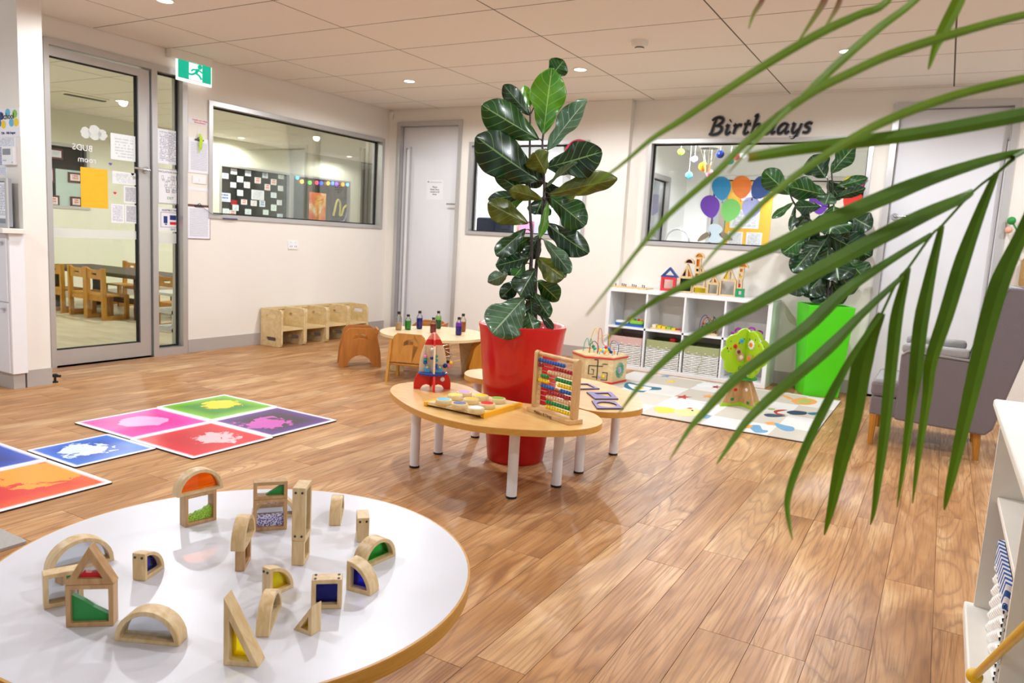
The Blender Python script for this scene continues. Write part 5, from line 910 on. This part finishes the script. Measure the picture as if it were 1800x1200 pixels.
dup(t,'pine chair beyond the table at its left end',(-9.0,6.0,0),PI); dup(t,'pine chair beyond the table, right one',(-7.95,6.0,0),PI); dup(t,'pine chair seen through the sidelight behind the white stand',(-7.05,4.85,0),.15)
t=thing('white_stand','white wooden step stand seen through the sidelight','stand',(-6.15,4.19,0),0)
for x in(0,.3):
    for y in(0,.36): MB().box(x,x+.04,y,y+.04,0,.46).build('post','white',t)
for z in(.14,.30): MB().box(0,.34,0,.4,z,z+.03).build('step','white',t)
MB().box(-.02,.36,-.02,.42,.46,.485).build('top_board','white',t,bevel=.004)
def mosaic():
    m,t_,n,l,b=nt('mosaic'); v=n.new('ShaderNodeTexVoronoi'); v.inputs['Scale'].default_value=26; v.feature='DISTANCE_TO_EDGE'; l.new(coord(n,l),v.inputs['Vector']); l.new(ramp(n,l,v.outputs[0],[(.02,'#8a8474'),(.06,'#141414')]),b.inputs['Base Color']); b.inputs['Roughness'].default_value=.3
mosaic(); o=MB().box(-9.2,-8.2,7.55,7.95,.001,1.05).build('black_cabinet','mosaic',None,bevel=.01); tag(o,'dark patterned cabinet seen through the sidelight','cabinet'); MB().box(-9.22,-8.18,7.53,7.97,1.05,1.08).build('cabinet_top','black',o)
p=pl(112,163,2,HC); p2=pl(186,176,2,HC); v=thing('air_vent','ceiling air conditioner with a black slot behind the glass door','air conditioner',(0,0,0)); c=(p+p2)/2; L=(p2-p).length
MB().cbox((c.x-.35,c.y-.05,HC-.006),(.95,L*1.15,.012)).build('cassette_panel','wall_lr',v,bevel=.004); MB().cbox((c.x,c.y,HC-.014),(.07,L,.012)).build('slot','black',v)
o=tag(MB().box(-12.6,-12.59,11.6,12.1,1.2,1.9).build('fire_sign','white'),'white and red sign seen past the far wall end','sign'); MB().box(-12.59,-12.585,11.75,11.95,1.35,1.7).build('red_symbol','red',o)
# ================================================================ rooms behind the back windows
Y9=10.63; XP=-3.34
struct(MB().box(-5.68,-5.56,YB+.13,9.2,-.02,HC+.03).build('wall_office_left','wall_white'),'white left wall of the office behind the back window'); struct(MB().box(-5.6,XP-.06,9.1,9.2,-.02,HC+.03).build('wall_office_back','wall_white'),'white rear wall of the office')
PWN=(pl(1151,300,0,XP).y,pl(1205,330,0,XP).y,1.2,2.12)
struct(wall_mb(YZ,YB+.13,Y9+.1,-.02,HC+.03,XP-.1,XP,[(7.75,9.9,1.15,2.06)]).build('wall_nursery_left','wall_white'),'white left wall of the room behind the birthday window')
struct(wall_mb(XZ,XP,1.4,-.02,HC+.03,Y9,Y9+.1,[(-3.0,.6,1.15,2.16)]).build('wall_nursery_back','wall_white'),'white rear wall of the room behind the birthday window'); struct(MB().box(1.3,1.4,YR+.13,Y9+.1,-.02,HC+.03).build('wall_nursery_right','wall_white'),'white right wall of the room behind the birthday window')
struct(MB().box(-5.6,1.4,YB+.13,13.0,-.05,-.001).build('floor_back_rooms','vinyl'),'floor of the back rooms')
cbk=struct(MB().box(-5.6,1.4,YB+.13,13.0,HC+.012,HC+.05).build('ceiling_back_rooms','tbar'),'white tiled ceiling of the back rooms'); flat('ceil_white','#f0f0ee',.9,var=.02,scale=120)
cache.clear()
for i in range(6):
    for j in range(6): tile(-5.6+1.16*i,-5.6+1.16*(i+1),YB+.14+1.02*j,YB+.14+1.02*(j+1),cbk,mat='ceil_white')
window('window_7',XZ,(-3.0,.6,1.15,2.16),Y9-.012,Y9+.1,.05,'inner window covered with paper balloons',[(-2.95,.55,1.2,2.11)],'glass',Y9+.05); window('window_8',YZ,(7.75,9.9,1.15,2.06),XP-.1,XP+.012,.06,'inner side window of the room behind the birthday window',[(7.81,9.84,1.21,2.0)],'glass',XP-.05)
flat('taupe','#cbbfb4',.8); flat('mauve','#a890a8',.8); struct(MB().box(-3.4,1.4,12.7,12.8,-.02,HC+.03).build('wall_beyond','taupe'),'taupe wall beyond the inner window'); o=tag(MB().box(-4.05,-3.44,9.06,9.099,0,2.2).build('mauve_screen','mauve'),'mauve panel seen through the inner side window','screen')
for i,(x,y) in enumerate(((-2.6,8.2),(-.9,8.2),(-4.5,8.1),(-2.4,11.8),(-.6,11.8))): downlight(x,y,['downlight glowing behind the birthday window left','downlight glowing behind the birthday window right','downlight in the office behind the fig plant','downlight beyond the paper balloons left','downlight beyond the paper balloons right'][i],'downlights in the back rooms',LAMP_W*(2.8 if i<3 else 1.3))
# paper balloons on the inner window
YBL=Y9-.014
flat('b_blue','#2088c0',.6); flat('b_orange','#f4802c',.6); flat('b_navy','#244c94',.6); flat('b_purple','#6428a4',.6); flat('b_green','#74c060',.6); flat('b_lav','#a8a8dc',.6); flat('b_yellow','#f4d820',.6); flat('b_red','#e82c24',.6); flat('b_mag','#c83c98',.6)
for x,y,r,c,tl,n_ in((1268,327,17,'b_blue',(1270,355),'blue'),(1304,326,17.5,'b_orange',(1302,352),'orange'),(1341,327,18,'b_navy',(1322,350),'navy blue'),(1248,360,17,'b_purple',(1252,386),'purple'),(1285,366,17,'b_green',(1276,392),'green'),(1321,363,17,'b_lav',(1312,385),'lavender'),(1497,328,19,'b_yellow',(1498,352),'yellow'),(1502,352,20,'b_red',(1496,380),'red'),(1522,330,12,'b_mag',(1521,350),'magenta'),(1440,353,18,'b_purple',(1440,380),'violet')):
    P=[]; dx,dy=tl[0]-x,tl[1]-y; D=math.hypot(dx,dy); ux,uy=dx/D,dy/D
    for k in range(24):
        a=2*PI*k/24; rr=r; px_,py_=rr*math.cos(a),rr*math.sin(a)
        along=px_*ux+py_*uy; per=-px_*uy+py_*ux
        if along>0: along=along/r*(D-3); per=per*(1-.25*(along/(D-3))**2)
        P.append((x+ux*along-uy*per,y+uy*along+ux*per))
    YBL=Y9-.014-(.006 if n_ in('red','magenta') else 0); Q=[pl(a,b,1,YBL) for a,b in P]; o=MB().prism([(p.x,p.z) for p in Q],YBL,YBL+.004,XZ).build('paper_balloon',c); tag(o,'%s paper balloon on the inner window'%n_,'paper balloon','paper balloons')
    k1=pl(tl[0]-2,tl[1]+2,1,YBL); k2=pl(tl[0]+2,tl[1]+2,1,YBL); k3=pl(tl[0],tl[1]-4,1,YBL); MB().prism([(k1.x,k1.z),(k2.x,k2.z),(k3.x,k3.z)],YBL,YBL+.003,XZ).build('knot',c,o)
# yellow notice board beyond, papers, bird cut-out
PB=(1,12.695); o=sheet('notice_board','yellow notice board beyond the paper balloons','notice board',PB,((1284,303),(1350,436)),'sticky',.02); r_=o['r']
for a,b,c,d,m in((.1,.75,.25,.5,'page_x'),(.08,.42,.02,.2,'page_x'),(.5,.85,.02,.2,'page_x'),(.3,.8,.62,.85,'page_x')): MB().box(r_[0]+a*(r_[1]-r_[0]),r_[0]+b*(r_[1]-r_[0]),r_[4]-.003,r_[4],r_[2]+c*(r_[3]-r_[2]),r_[2]+d*(r_[3]-r_[2])).build('pinned_sheet',m,o)
flat('pale_blue','#c0ccd8',.7); flat('wing_brown','#7c6c58',.7)
b_=thing('paper_bird','pale blue paper bird with brown wings on the inner window','paper cut-out',(0,0,0))
def cutp(name,pts,mat,par,Y=YBL,th=.004):
    Q=[Vector((p.x,p.z)) for p in(pl(a,b,1,Y) for a,b in pts)]; MB().prism([(p.x,p.y) for p in spline(Q,4,True)],Y,Y+th,XZ).build(name,mat,par)
cutp('body',[(1250,394),(1262,394),(1270,402),(1266,412),(1272,425),(1245,425),(1250,412),(1245,402)],'pale_blue',b_); cutp('wing',[(1226,424),(1232,414),(1243,408),(1247,414),(1238,420)],'wing_brown',b_); cutp('wing',[(1264,412),(1272,408),(1284,416),(1287,422),(1274,421)],'wing_brown',b_)
# hanging paper balls and the little paper balloon basket
for x,y,r,c,n_ in((1197,267,6,'lime','pale lime'),(1221,280,6,'lav','lilac'),(1266,271,7,'navy','navy'),(1236,293,8,'orange','orange'),(1211,308,6.5,'cyan','cyan'),(1295,275,7,'soft_red','red'),(1284,283,6,'teal','teal'),(1248,305,7,'pink','pink')):
    p=pl(x,y,1,8.6); rr=r/F_PX*(p-CAM).dot(FW); t=thing('paper_ball','%s honeycomb paper ball hanging behind the birthday window'%n_,'decoration',(p.x,p.y,p.z),0,'hanging paper balls'); mb=MB()
    for k in range(10): a=PI*k/10; mb.prism([(rr*math.cos(b*PI/8),rr*math.sin(b*PI/8)) for b in range(16)],-.0015,.0015,lambda u,v,d,a=a:(u*math.cos(a)-d*math.sin(a),u*math.sin(a)+d*math.cos(a),v))
    mb.build('paper_fan',c,t); MB().tube([(0,0,rr),(0,0,HC-p.z)],.0015,4).build('string','white',t)
p=pl(1244,296,1,8.2); t=thing('paper_basket','small hot-air balloon basket of paper hanging behind the birthday window','decoration',(p.x,p.y,p.z)); MB().lathe([(.028,-.045),(.036,.04)],12).build('basket','kraft',t,40)
for a in range(5): x,y=.034*math.cos(a*1.257),.034*math.sin(a*1.257); MB().tube([(x,y,.04),(x*3,y*3,.22)],.003,5).build('strand','cream',t)
MB().lathe([(.1,.21),(.14,.26),(.12,HC-p.z)],16,close=False).build('paper_envelope','paper',t,60)
# things inside the back rooms
p=pl(1155,371,1,9.6); t=thing('tinsel_arch','silver tinsel hoop behind the birthday window','decoration',(0,0,0)); c=pl(1190,425,1,8.3); rr=pl(1211,425,1,8.3).x-c.x; flat('tinsel','#a8a8ac',.3,.8,.3,200)
MB().tube([(c.x+rr*math.cos(a*PI/16),8.3,c.z+rr*1.05*math.sin(a*PI/16)) for a in range(-3,20)],.012,6).build('hoop','tinsel',t); MB().box(c.x-rr-.03,c.x+rr+.03,8.2,8.4,0,c.z-rr*.55).build('stand','white',t)
p=pl(1154,368,1,9.0); t=thing('small_clock','brown round clock on the mauve panel','clock',(-3.70,9.059,1.62)); MB().ring([(.13*math.cos(a*PI/12),.13*math.sin(a*PI/12)) for a in range(24)],[(.11*math.cos(a*PI/12),.11*math.sin(a*PI/12)) for a in range(24)],-.03,0,XZ).build('rim','brown',t); MB().prism([(.11*math.cos(a*PI/12),.11*math.sin(a*PI/12)) for a in range(24)],-.01,0,XZ).build('face','paper',t)
flat('navy_fabric','#141c30',.9); t=thing('office_chair','dark navy chair seen through the window behind the fig','chair',(-4.62,7.55,0)); MB().box(-.24,.24,-.05,.05,.6,1.36).build('backrest','navy_fabric',t,bevel=.03,seg=3); MB().box(-.24,.24,.0,.45,.42,.5).build('seat','navy_fabric',t,bevel=.02); MB().tube([(0,.2,.05),(0,.2,.45)],.03,8).build('post','black',t); MB().lathe([(.25,0),(.25,.03),(.04,.06)],20,(0,.2,0)).build('base','black',t,40)
sheet('wall_calendar','white calendar sheet in the office behind the fig','calendar',(1,9.098),((851,322),(869,346)),'calendar'); t=thing('office_boxes','pastel boxes on a shelf in the office behind the fig','boxes',(-5.0,8.85,0)); MB().box(-.35,.75,0,.24,0,1.2).build('cupboard','white',t)
for k,c in enumerate(('cream','pink','lav','paper')): MB().box(-.3+.24*k,-.1+.24*k,.02,.22,1.2,1.38).build('box',c,t,bevel=.005)
# ================================================================ fiddle-leaf figs
def leafmat(key,dark,light,vein,tr=.0):
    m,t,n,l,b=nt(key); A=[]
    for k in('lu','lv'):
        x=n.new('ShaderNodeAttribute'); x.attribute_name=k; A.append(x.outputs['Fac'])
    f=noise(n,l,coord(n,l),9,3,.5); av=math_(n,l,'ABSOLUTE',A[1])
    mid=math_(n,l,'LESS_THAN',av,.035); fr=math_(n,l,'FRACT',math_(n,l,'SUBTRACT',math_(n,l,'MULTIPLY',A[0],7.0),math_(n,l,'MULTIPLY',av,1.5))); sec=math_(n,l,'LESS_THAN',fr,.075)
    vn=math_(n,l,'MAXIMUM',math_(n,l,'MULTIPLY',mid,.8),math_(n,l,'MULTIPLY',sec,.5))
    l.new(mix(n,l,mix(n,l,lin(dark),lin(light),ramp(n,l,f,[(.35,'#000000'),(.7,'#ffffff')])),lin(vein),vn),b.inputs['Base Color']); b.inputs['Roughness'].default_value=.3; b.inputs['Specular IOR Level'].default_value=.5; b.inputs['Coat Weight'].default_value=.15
    if tr:
        tb=n.new('ShaderNodeBsdfTranslucent'); tb.inputs[0].default_value=lin(light); x=n.new('ShaderNodeMixShader'); x.inputs[0].default_value=tr; o=n['Material Output']; l.new(b.outputs[0],x.inputs[1]); l.new(tb.outputs[0],x.inputs[2]); l.new(x.outputs[0],o.inputs[0])
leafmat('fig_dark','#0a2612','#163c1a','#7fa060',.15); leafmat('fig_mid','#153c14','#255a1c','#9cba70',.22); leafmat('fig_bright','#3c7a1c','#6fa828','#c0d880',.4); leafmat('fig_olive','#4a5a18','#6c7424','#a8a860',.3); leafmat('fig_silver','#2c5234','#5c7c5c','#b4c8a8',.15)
wood('bark','#3c2a20','#1f1612',30,(1,1,.3))
def fig_leaf(par,base,tip,width,mat,roll=0,cup=.25,droop=.12,seed=0):
    """obovate wavy leaf from base to tip (world points), own thickness, vein attribute"""
    base,tip=Vector(base),Vector(tip); ax=tip-base; L=ax.length; ax.normalize(); view=(base-CAM).normalized()
    side=ax.cross(view); side=side.normalized() if side.length>1e-4 else Vector((1,0,0)); nor=side.cross(ax).normalized()
    rm=Matrix.Rotation(roll,3,ax); side=rm@side; nor=rm@nor; nu,nv=22,13; q=random.Random(seed); ph=q.random()*6; vs=[]; lu=[]; lv=[]
    for i in range(nu):
        u=i/(nu-1); wprof=max(.03,math.sin(PI*min(.995,max(.004,u))**1.25)**.62)*(1-.16*math.exp(-((u-.36)/.12)**2))*(.8+.3*u)
        for j in range(nv):
            v=j/(nv-1)*2-1; w_=width/2*wprof*v*1.12; wave=.075*width*math.sin(u*14+ph+v*2.0)*abs(v)**1.5+.03*width*math.sin(u*27+ph*2)*abs(v)**3
            z=cup*abs(w_)*(.7+.3*abs(v))-droop*L*(u*u-u*.15)+wave; p=base+ax*(L*u-.10*L*abs(v)*0)+side*w_-nor*z*(-1)
            vs.append(p); lu.append(u); lv.append(v)
    fs=[(i*nv+j,i*nv+j+1,(i+1)*nv+j+1,(i+1)*nv+j) for i in range(nu-1) for j in range(nv-1)]
    me=bpy.data.meshes.new('leaf'); me.from_pydata([tuple(a) for a in vs],[],fs); me.polygons.foreach_set('use_smooth',[True]*len(fs)); [me.attributes.new(k,'FLOAT','POINT').data.foreach_set('value',d) for k,d in(('lu',lu),('lv',lv))]; me.materials.append(MT[mat])
    o=bpy.data.objects.new('leaf',me); C.objects.link(o); o.parent=par; s=o.modifiers.new('subdivision','SUBSURF'); s.levels=1; s.render_levels=1; so=o.modifiers.new('thickness','SOLIDIFY'); so.thickness=.0012
    return o
def fig_plant(label,org,px,stems,leaves,depth,seed,stemr=.011):
    t=thing('fiddle_leaf_fig',label,'plant',(0,0,0)); q=random.Random(seed)
    S=[]
    for st in stems:
        P=[atd(*px(x,y),depth+dz) for x,y,dz in st]; P=[tuple(p) for p in spline(P,4)]; n=len(P); MB().tube(P,[stemr*(1-.55*k/n) for k in range(n)],8).build('stem','bark',t,60); S+=[Vector(p) for p in P]
    for i,(b,tp,w_,m,*ex) in enumerate(leaves):
        db=ex[0] if ex else 0; dt=ex[1] if len(ex)>1 else (q.random()-.5)*.16; roll=ex[2] if len(ex)>2 else (q.random()-.5)*.7
        B=atd(*px(*b),depth+db); T=atd(*px(*tp),depth+db+dt); a=px(0,0); c=px(1,0); W=w_*(c[0]-a[0])/F_PX*(depth+db)*.98
        near=min(S,key=lambda s:(s-B).length)
        if (near-B).length>.006: MB().tube([near,(near+B)/2+Vector((0,0,.006)),B+(T-B)*.03],[.0035,.003,.0025],5).build('petiole','bark',t,60)
        fig_leaf(t,B,T,W,m,roll,.18+.2*q.random(),.06+.1*q.random(),seed*100+i)
    return t
f1=lambda x,y:(820+x/2.354,90+y/2.354); f2=lambda x,y:(1340+x/2.609,250+y/2.609)
d1_=proj((PC[0],PC[1],1.2))[2]; d2_=proj((GP[0],GP[1],1.0))[2]
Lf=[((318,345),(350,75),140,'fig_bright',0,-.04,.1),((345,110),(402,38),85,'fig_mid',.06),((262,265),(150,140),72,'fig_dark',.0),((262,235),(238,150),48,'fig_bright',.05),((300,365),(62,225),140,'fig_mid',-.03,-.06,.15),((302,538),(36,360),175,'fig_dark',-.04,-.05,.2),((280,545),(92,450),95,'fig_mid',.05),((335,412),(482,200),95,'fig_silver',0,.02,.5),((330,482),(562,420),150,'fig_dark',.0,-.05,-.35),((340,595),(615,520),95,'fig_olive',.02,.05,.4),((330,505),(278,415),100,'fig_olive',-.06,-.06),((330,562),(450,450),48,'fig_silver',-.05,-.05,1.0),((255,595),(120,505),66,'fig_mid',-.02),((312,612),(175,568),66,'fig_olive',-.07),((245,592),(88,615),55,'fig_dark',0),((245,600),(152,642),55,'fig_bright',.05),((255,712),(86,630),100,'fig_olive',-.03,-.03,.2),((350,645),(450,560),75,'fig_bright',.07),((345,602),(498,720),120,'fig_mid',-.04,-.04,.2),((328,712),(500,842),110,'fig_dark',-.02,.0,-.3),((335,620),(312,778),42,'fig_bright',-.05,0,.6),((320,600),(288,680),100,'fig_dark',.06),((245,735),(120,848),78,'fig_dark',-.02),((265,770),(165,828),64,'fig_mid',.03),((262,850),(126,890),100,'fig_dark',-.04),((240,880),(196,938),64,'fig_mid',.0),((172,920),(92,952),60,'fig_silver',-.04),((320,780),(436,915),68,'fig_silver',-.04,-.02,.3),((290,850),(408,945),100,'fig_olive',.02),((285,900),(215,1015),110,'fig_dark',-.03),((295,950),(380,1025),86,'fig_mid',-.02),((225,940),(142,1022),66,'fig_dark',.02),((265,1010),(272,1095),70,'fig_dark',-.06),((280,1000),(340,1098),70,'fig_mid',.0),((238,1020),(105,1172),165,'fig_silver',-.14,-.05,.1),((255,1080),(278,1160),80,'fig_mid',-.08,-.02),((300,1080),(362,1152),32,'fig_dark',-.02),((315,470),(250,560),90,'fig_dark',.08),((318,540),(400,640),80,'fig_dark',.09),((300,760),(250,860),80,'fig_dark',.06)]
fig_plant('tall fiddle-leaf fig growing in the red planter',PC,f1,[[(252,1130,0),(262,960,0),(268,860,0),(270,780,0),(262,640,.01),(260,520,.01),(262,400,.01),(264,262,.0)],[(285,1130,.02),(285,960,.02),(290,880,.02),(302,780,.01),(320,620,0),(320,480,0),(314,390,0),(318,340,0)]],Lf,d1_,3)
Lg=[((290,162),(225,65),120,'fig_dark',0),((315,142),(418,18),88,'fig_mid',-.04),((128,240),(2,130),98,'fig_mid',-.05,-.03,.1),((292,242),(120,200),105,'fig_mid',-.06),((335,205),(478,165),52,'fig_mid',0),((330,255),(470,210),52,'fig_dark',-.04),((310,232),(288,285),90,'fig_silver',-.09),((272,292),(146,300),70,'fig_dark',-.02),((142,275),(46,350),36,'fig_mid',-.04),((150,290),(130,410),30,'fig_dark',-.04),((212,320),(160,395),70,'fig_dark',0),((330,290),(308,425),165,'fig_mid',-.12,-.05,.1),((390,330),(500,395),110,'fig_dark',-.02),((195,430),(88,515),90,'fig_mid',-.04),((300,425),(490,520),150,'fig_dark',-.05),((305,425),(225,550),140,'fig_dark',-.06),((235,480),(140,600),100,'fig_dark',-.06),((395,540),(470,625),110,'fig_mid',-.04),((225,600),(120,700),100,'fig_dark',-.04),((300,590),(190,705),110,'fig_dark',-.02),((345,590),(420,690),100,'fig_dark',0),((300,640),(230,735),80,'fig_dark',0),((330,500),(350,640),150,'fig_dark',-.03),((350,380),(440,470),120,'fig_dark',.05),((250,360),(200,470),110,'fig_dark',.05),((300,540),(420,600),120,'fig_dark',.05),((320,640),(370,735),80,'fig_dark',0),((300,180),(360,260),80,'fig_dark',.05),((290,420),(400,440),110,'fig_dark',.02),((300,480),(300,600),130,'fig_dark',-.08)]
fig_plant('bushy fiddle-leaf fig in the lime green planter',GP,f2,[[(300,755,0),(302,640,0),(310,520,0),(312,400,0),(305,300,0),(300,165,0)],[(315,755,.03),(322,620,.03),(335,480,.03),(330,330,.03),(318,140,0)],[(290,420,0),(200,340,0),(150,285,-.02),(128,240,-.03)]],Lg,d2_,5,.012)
# ================================================================ palm fronds close to the camera
def palmmat(key,c1,c2,tip,tr=.35):
    m,t,n,l,b=nt(key); a=n.new('ShaderNodeAttribute'); a.attribute_name='along'; f=noise(n,l,coord(n,l),30,2)
    l.new(mix(n,l,mix(n,l,mix(n,l,lin(c1),lin(c2),f),lin('#86ac18'),ramp(n,l,a.outputs['Fac'],[(.35,'#000000'),(.9,'#d0d0d0')])),lin(tip),ramp(n,l,a.outputs['Fac'],[(.92,'#000000'),(1,'#ffffff')])),b.inputs['Base Color']); b.inputs['Roughness'].default_value=.5; b.inputs['Specular IOR Level'].default_value=.3
    tb=n.new('ShaderNodeBsdfTranslucent'); tb.inputs[0].default_value=lin('#86a810'); x=n.new('ShaderNodeMixShader'); x.inputs[0].default_value=tr; l.new(b.outputs[0],x.inputs[1]); l.new(tb.outputs[0],x.inputs[2]); l.new(x.outputs[0],n['Material Output'].inputs[0])
palmmat('palm','#42620a','#648a10','#a89020'); palmmat('palm_light','#6c8a10','#8aa61c','#a89020'); palmmat('palm_brown','#8a5a34','#7a4a30','#6a3a28',.1)
def leaflet(par,pts,wpx,d0,d1,mat='palm',taper=(.35,1,.06),twist=.5):
    n0=len(pts); P=[atd(x,y,d0+(d1-d0)*k/(n0-1)) for k,(x,y) in enumerate(pts)]; P=[Vector(p) for p in spline(P,4)]; n=len(P); vs=[];al=[]
    for k,p in enumerate(P):
        u=k/(n-1); w_=(taper[0]+(taper[1]-taper[0])*min(1,u/.3)) if u<.3 else (taper[1]+(taper[2]-taper[1])*((u-.3)/.7)**1.7); hw=w_*wpx/2*((p-CAM).dot(FW))/F_PX
        tg=(P[min(k+1,n-1)]-P[max(k-1,0)]).normalized(); vw=(p-CAM).normalized(); sd=tg.cross(vw).normalized(); nr=sd.cross(tg).normalized(); sd=(sd*math.cos(twist)+nr*math.sin(twist)).normalized(); nr=sd.cross(tg).normalized(); hw/=math.cos(twist)*1.12
        vs+=[p-sd*hw+nr*hw*.35,p,p+sd*hw+nr*hw*.35]; al+=[u]*3
    fs=[(3*k+j,3*k+j+1,3*k+j+4,3*k+j+3) for k in range(n-1) for j in(0,1)]
    me=bpy.data.meshes.new('leaflet'); me.from_pydata([tuple(a) for a in vs],[],fs); a=me.attributes.new('along','FLOAT','POINT'); a.data.foreach_set('value',al); me.materials.append(MT[mat]); o=bpy.data.objects.new('leaflet',me); C.objects.link(o); o.parent=par; so=o.modifiers.new('thickness','SOLIDIFY'); so.thickness=.0004; return o
pa=thing('palm_frond','lower palm frond hanging close to the camera at the right','palm frond',(0,0,0)); dR=.72
Rc=[(2150,120),(1950,190),(1800,266),(1781,279),(1752,304),(1711,336),(1656,396),(1638,412),(1597,470),(1578,492),(1550,551)]
RP=[atd(x,y,dR+(.25 if x>1900 else (.12 if x>1810 else 0))) for x,y in Rc]; MB().tube(spline(RP,3),[.0034-.0022*min(1,k/14) for k in range(31)],6).build('rachis','palm',pa,60)
for pts,w_,d1,tw in (([(1800,266),(1737,282),(1642,313),(1562,345),(1483,378),(1420,405),(1341,442),(1230,490),(1138,537),(1060,600)],31,.52,.3),([(1711,336),(1689,350),(1623,380),(1515,435),(1420,486),(1325,538),(1214,597),(1135,667),(1087,727)],31,.54,.35),([(1638,412),(1547,470),(1483,515),(1420,575),(1357,619),(1293,667),(1236,727),(1211,755),(1177,808)],25,.58,.4),([(1588,485),(1515,553),(1467,603),(1420,645),(1350,704),(1310,744),(1278,789),(1259,816)],23,.62,.4),([(1550,551),(1499,625),(1445,727),(1406,811),(1385,875),(1387,917),(1393,949)],17,.66,.3)):
    leaflet(pa,pts,w_,dR,d1,'palm',twist=tw)
for pts,w_,tw in (([(1550,551),(1532,590),(1514,650),(1500,733),(1479,813),(1462,890),(1449,940)],37,.2),([(1597,472),(1590,500),(1578,556),(1569,635),(1556,760),(1545,840),(1537,896),(1530,922)],23,.5),([(1656,397),(1638,477),(1620,572),(1610,667),(1604,707),(1591,800),(1577,891)],26,.45),([(1752,304),(1727,365),(1695,454),(1664,556),(1638,635),(1631,693),(1615,800),(1604,884)],28,.4),([(1830,320),(1800,404),(1762,490),(1737,572),(1711,680),(1689,773),(1668,861),(1660,896)],34,.35)):
    leaflet(pa,pts,w_,dR+.01,dR+.1,'palm',twist=tw)
pb=thing('palm_frond','upper palm frond crossing the top right corner','palm frond',(0,0,0)); dU=.62
Rb=[(2150,120),(2000,60),(1900,20),(1850,-40),(1700,-90),(1560,-120)]; MB().tube(spline([atd(x,y,dR+.25-.05*k if k<2 else dU+.04) for k,(x,y) in enumerate(Rb)],3),.0035,6).build('rachis','palm',pb,60)
for pts,w_,d1,m,tp,tw in (([(1620,-105),(1562,0),(1509,27),(1445,57),(1350,112),(1290,150),(1200,210),(1145,245),(1085,295),(1000,352)],17,.5,'palm_light',(.6,1,.1),.4),([(1700,-90),(1610,0),(1553,44),(1505,84),(1445,139),(1415,168),(1372,206),(1325,253),(1280,304)],17,.5,'palm_light',(.6,1,.1),.4),([(1850,15),(1800,27),(1737,43),(1642,71),(1562,98),(1499,127),(1420,168),(1319,244),(1262,301),(1176,377),(1125,435),(1075,499),(1030,555)],18,.46,'palm_light',(.7,1,.1),.4),([(1705,-50),(1686,0),(1657,57),(1645,82),(1632,122)],24,.62,'palm_light',(.8,1,.1),.2),([(1850,128),(1800,139),(1705,161),(1623,187),(1547,218),(1483,253),(1420,294),(1357,342),(1300,397),(1262,435),(1230,473)],18,.48,'palm_light',(.8,1,.12),.4),([(1860,192),(1800,202),(1610,236),(1420,260),(1316,277)],28,.56,'palm',(.85,1,.62),.15),([(1465,-40),(1450,0),(1432,30),(1400,78)],13,.6,'palm_brown',(.9,1,.1),.3),([(1490,-40),(1475,5),(1462,30),(1447,52)],10,.6,'palm_brown',(.9,1,.1),.3),([(1355,-40),(1340,0),(1325,25),(1316,50)],10,.6,'palm_brown',(.9,1,.1),.3)):
    leaflet(pb,pts,w_,dU,d1,m,tp,tw)
pt=thing('palm_pot','dark pot of the palm out of the picture on the right','planter',(.95,.55,0)); MB().lathe([(.13,0),(.17,.28),(.155,.28),(.15,.24)],24,close=False).build('shell','black',pt,50); MB().lathe([(.152,.24),(.001,.25)],20,close=False).build('soil','soil',pt)
e=RP[0]; MB().tube(spline([(.95,.55,.24),(.94,.56,.8),(e.x+.03,e.y,e.z-.12),tuple(e)],6),[.016-.0006*k for k in range(19)],8).build('stem','palm',pt,60)
